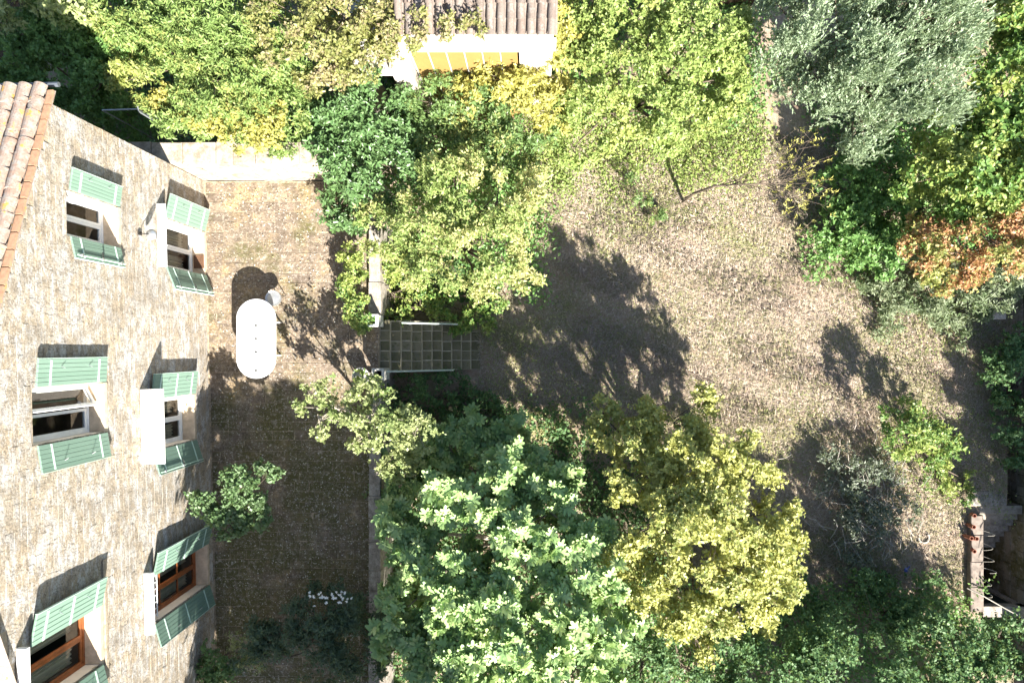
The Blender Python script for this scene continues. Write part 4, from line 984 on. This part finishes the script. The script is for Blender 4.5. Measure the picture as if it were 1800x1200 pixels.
for i in range(170):
    c = P(R.gauss(1530, 42), R.gauss(885, 52), -1.35 + R.uniform(-.2, .35)) - bp.location; a = R.gauss(1.6, .7); l = R.uniform(.25, .75)
    d = Vector((math.cos(a) * l, math.sin(a) * l, R.uniform(-.15, .2))); k = Vector((R.uniform(-.06, .06), R.uniform(-.06, .06), R.uniform(0, .08)))
    m.tube([c - d * .5, c + k, c + d * .5], [.010, .008, .004], 4, False)
tag(m.build("sticks", M['stick'], bp), kind="stuff")
plant("weeds", "fresh green tall weeds on the lawn right of the brush pile", "weeds", gnd(1590, 765), lobes((1600, 765, 45, -.2, .6), (1640, 780, 45, -.7, .5), (1580, 745, 38, -.3, .6), (1620, 745, 35, -.5, .5), (1660, 800, 40, -1.4, .25), (1690, 840, 40, -1.5, .2), (1640, 830, 35, -1.45, .2)), 'leaf_shrub', 52, dens=15, n=10, S=.3, L=.10, W=.05, gap=-1.0, lump=.25)
plant("shrub", "dark shrub in deep shade on the right edge above the sunken passage", "shrub", gnd(1790, 680), lobes((1765, 600, 45, -1.1, .5), (1775, 665, 48, -1.0, .5), (1785, 735, 48, -1.0, .5), (1785, 795, 34, -1.2, .35), (1750, 640, 30, -1.4, .25), (1762, 710, 30, -1.4, .25)), 'leaf_hedge', 53, dens=17, n=10, S=.3, L=.09, W=.055)
# sparse sapling with thin branches
sp = empty("sapling", gnd(1200, 355)); tag(sp, "thin half bare sapling with sparse yellow leaves leaning over the lawn", "sapling")
so_ = Vector(sp.location); m = MB(); tips = []
trunk = [Vector((0, 0, -.1)), Vector((.10, .03, .9)), Vector((.45, .05, 1.7)), Vector((1.1, 0, 2.1)), Vector((2.0, -.05, 2.4))]
m.tube(trunk, [.05, .042, .032, .022, .012], 7)
gs = random.Random(4)
for i in range(46):
    f = gs.random(); s = trunk[2].lerp(trunk[3], f) if i % 2 else trunk[3].lerp(trunk[4], f)
    a = gs.uniform(-1.3, 1.3); l = gs.uniform(.7, 1.9)
    e = s + Vector((math.cos(a) * l, math.sin(a) * l, gs.uniform(-.1, .6))); k = s.lerp(e, .5) + Vector((gs.uniform(-.1, .1), gs.uniform(-.1, .1), .08))
    m.tube([s, k, e], [.008, .005, .002], 4, False)
    for j in range(3):
        b0 = k.lerp(e, gs.random()); b1 = b0 + Vector((gs.uniform(-.1, .45), gs.uniform(-.35, .35), gs.uniform(-.05, .2))); m.tube([b0, b1], [.005, .002], 3, False)
        if e.x > 2.2 or gs.random() < .3: tips.append(b1)
    if e.x > 2.2: tips.append(e)
m.build("trunk", M['bark'], sp)
tp = np.array([tuple(q) for q in tips]); V, F = leaf_verts(*spray(tp, np.tile([0, 0, 1.], (len(tp), 1)), 6, .2, .11, .022, 'blade', 60, lift=.8), 'blade')
link("foliage", np_mesh("foliage", V, F), M['leaf_yellow_vine'], sp)
plant("weeds", "dark weedy clump under the lime green spreading tree", "weeds", gnd(1135, 375), lobes((1130, 350, 16, -1.0, .6), (1115, 320, 14, -.9, .5), (1150, 385, 18, -1.4, .3)), 'leaf_privet', 61, dens=24, n=9, S=.3, L=.08, W=.035, r0=.02)
# tall trees standing past the picture's lower and right edges; their shade falls on the patio and the passage
plant("tree", "tall dark tree south of the patio", "tree", Vector((-3.6, -10.6, LAWN)), [((-4.3, -9.6, 4.9), 1.7, 1.4), ((-2.4, -10.2, 5.6), 1.7, 1.6), ((-3.6, -11.5, 5.6), 1.9, 1.4), ((-5.2, -10.8, 4.7), 1.2, 1.2), ((-3.4, -9.4, 4.0), 1.4, 1.2), ((-1.4, -11, 4.8), 1.6, 1.5), ((-3.9, -13.3, 4.8), 1.8, 1.6), ((-2.0, -13.3, 5.0), 1.8, 1.6), ((-4.6, -12.2, 3.0), 1.3, 1.3)], 'leaf_hedge', 62, dens=16, n=11, S=.5, L=.17, W=.10, r0=.22, crown='crown', stem='trunk', gap=-2)
plant("tree", "unseen dark tree added south of the bottom hedge to shade it", "tree", Vector((10.5, -13.2, LAWN)), [((8.4, -12.8, 3.0), 1.5, 1.5), ((10.6, -12.9, 3.4), 1.6, 1.5), ((12.8, -12.8, 3.1), 1.5, 1.5), ((9.5, -13.5, 1.6), 1.6, 1.4), ((11.8, -13.5, 1.6), 1.6, 1.4)], 'leaf_hedge', 64, dens=12, n=11, S=.5, L=.17, W=.10, r0=.2, crown='crown', stem='trunk', gap=-2)  # out of view, added only to cast shade on the bottom hedge
plant("tree", "tall dark tree beyond the mossy wall", "tree", Vector((16.3, -5.5, -.5)), [((15.8, -4.0, 2.3), 1.3, 1.6), ((16.2, -6.2, 2.8), 1.4, 1.7), ((16.0, -8.4, 2.4), 1.4, 1.6)], 'leaf_hedge', 63, dens=14, n=11, S=.5, L=.17, W=.10, r0=.2, crown='crown', stem='trunk', gap=-2)

# ------------------------------------------------------------------ fig leaves: the largest-showing ones as single leaves
lv = [o for o in fig.children if o.name.startswith("leaves")][0]
me = lv.data; nv = len(me.vertices); co = np.empty(nv * 3, dtype=np.float32); me.vertices.foreach_get("co", co); co = co.reshape(-1, 19, 3)
ctr = co.mean(1) + np.array(tuple(fig.location)); dd = HC - ctr[:, 2]
pxs = 940 + ctr[:, 0] * 1200 / dd; pys = 612 - ctr[:, 1] * 1200 / dd
nz = np.cross(co[:, 3] - co[:, 0], co[:, 15] - co[:, 0]); area = np.abs(nz[:, 2]) / dd ** 2
score = area * (ctr[:, 2] + 3.2) * ((pxs > 620) & (pxs < 1150) & (pys < 1195))
order = np.argsort(-score)[:300]; rest = np.setdiff1d(np.arange(len(co)), order)
for i in order:
    c0 = co[i, 0]; lm = np_mesh("leaf", co[i] - c0, TEMPL['fig'][1]); o = link("leaf", lm, M['leaf_fig'], fig); o.location = tuple(c0)
V = co[rest].reshape(-1, 3); F = (np.arange(len(rest)) * 19)[:, None, None] + TEMPL['fig'][1][None]
tag(link("foliage", np_mesh("foliage", V, F.reshape(-1, 3)), M['leaf_fig'], fig), kind="stuff")
bpy.data.objects.remove(lv)

# ------------------------------------------------------------------ grass, ground cover, fallen leaves
def lz(x, y): return LAWN + .035 * np.sin(x * 1.3 + .5) * np.cos(y * 1.1) + .02 * np.sin(x * 3.1 + y * 2.3)
N = 190000
x = rng.uniform(-1.6, 13.9, N); y = rng.uniform(-7.5, 6.2, N)
ok = ~((x < 1.6) & (y < -2.2)) & ~((x > 12.3) & (y < -4.4)) & ~((x > 13.5) & (y < -2.3))
x, y = x[ok], y[ok]; N = len(x)
a = rng.uniform(0, 6.283, N); tilt = np.abs(rng.normal(0, .35, N)) + .05
ax = np.stack([np.cos(a), np.sin(a), tilt], 1); nr = unit(np.stack([rng.normal(0, .35, N), rng.normal(0, .35, N), np.ones(N)], 1))
L = rng.uniform(.05, .16, N) * (1 + .5 * (wobble(np.stack([x, y, x * 0], 1), 2.2, 91) > .3)); W = rng.uniform(.008, .016, N)
V, F = leaf_verts(np.stack([x, y, lz(x, y) + rng.uniform(0, .03, N)], 1), ax, nr, L, W, 'blade')
tag(link("dry_grass", np_mesh("dry_grass", V, F), M['grass']), "short dry straw coloured grass with green patches covering the lawn", "grass", kind="stuff")
def cover(name, label, n, boxes, mat, L0, W0, h, seed):
    g = np.random.default_rng(seed); PPs = []
    for (px0, py0, px1, py1, w) in boxes:
        k = int(n * w); q0, q1 = P(px0, py0, LAWN), P(px1, py1, LAWN)
        xx = g.uniform(q0.x, q1.x, k); yy = g.uniform(q1.y, q0.y, k)
        ed = np.minimum(np.minimum(xx - q0.x, q1.x - xx), np.minimum(yy - q1.y, q0.y - yy))
        b = np.stack([xx, yy, np.zeros(k)], 1); w_ = wobble(b, 1.6, seed); sp_ = wobble(b, 3.2, seed + 1); b[:, 2] = lz(xx, yy) + np.clip((w_ + .8) * h, .03, 1.3) * g.uniform(.3, 1, k)
        keep = (w_ + g.normal(size=k) * .3 > -.9) & (ed - .55 + sp_ * .35 + g.normal(size=k) * .28 > 0); PPs.append(b[keep])
    b = np.concatenate(PPs); k = len(b)
    ax = unit(g.normal(size=(k, 3)) + np.array([0, 0, .2])); nr = unit(np.array([0, 0, 1.]) + g.normal(size=(k, 3)) * .5)
    LL = L0 * g.uniform(.6, 1.2, k); V, F = leaf_verts(b, ax, nr, LL, W0 * LL / L0, 'blade')
    tag(link(name, np_mesh(name, V, F), M[mat]), label, "ground cover", kind="stuff")
cover("ground_cover", "dark leafy ground cover beneath the trees along the top and right", 120000, [(60, -110, 950, 380, .34), (860, -70, 1370, 240, .2), (1400, 20, 1900, 500, .22), (1030, 1000, 1740, 1290, .16), (640, 280, 990, 540, .08)], 'leaf_ivy', .12, .075, .6, 71)
cover("undergrowth", "dark leafy growth on the ground around the foot of the fig tree", 46000, [(640, 690, 1040, 1240, .62), (960, 720, 1180, 1240, .28), (690, 440, 880, 560, .1)], 'leaf_hedge', .12, .08, .45, 73)
cover("scrub", "low lime green scrub creeping over the top of the lawn under the trees", 22000, [(900, 170, 1370, 345, .85), (890, 270, 1130, 385, .15)], 'leaf_hazel', .09, .05, .28, 74)
cover("clover", "patches of low green clover leaves scattered over the lawn", 26000, [(860, 220, 1360, 460, .30), (820, 520, 1140, 840, .2), (1440, 440, 1780, 680, .15), (1500, 680, 1790, 930, .2), (1160, 680, 1600, 900, .15)], 'leaf_acacia', .06, .04, .06, 72)
N = 1100
x = rng.uniform(-8.3, -4.2, N); y = rng.uniform(-7.6, 4.2, N); a = rng.uniform(0, 6.28, N)
ax = np.stack([np.cos(a), np.sin(a), rng.uniform(-.05, .25, N)], 1); nr = unit(np.stack([rng.normal(0, .3, N), rng.normal(0, .3, N), np.ones(N)], 1))
L = rng.uniform(.02, .055, N); V, F = leaf_verts(np.stack([x, y, np.full(N, .016)], 1), ax, nr, L, L * .6, 'blade')
tag(link("fallen_leaves", np_mesh("fallen_leaves", V, F), M['fallen']), "small pale fallen leaves scattered over the patio stones", "leaves", kind="stuff")
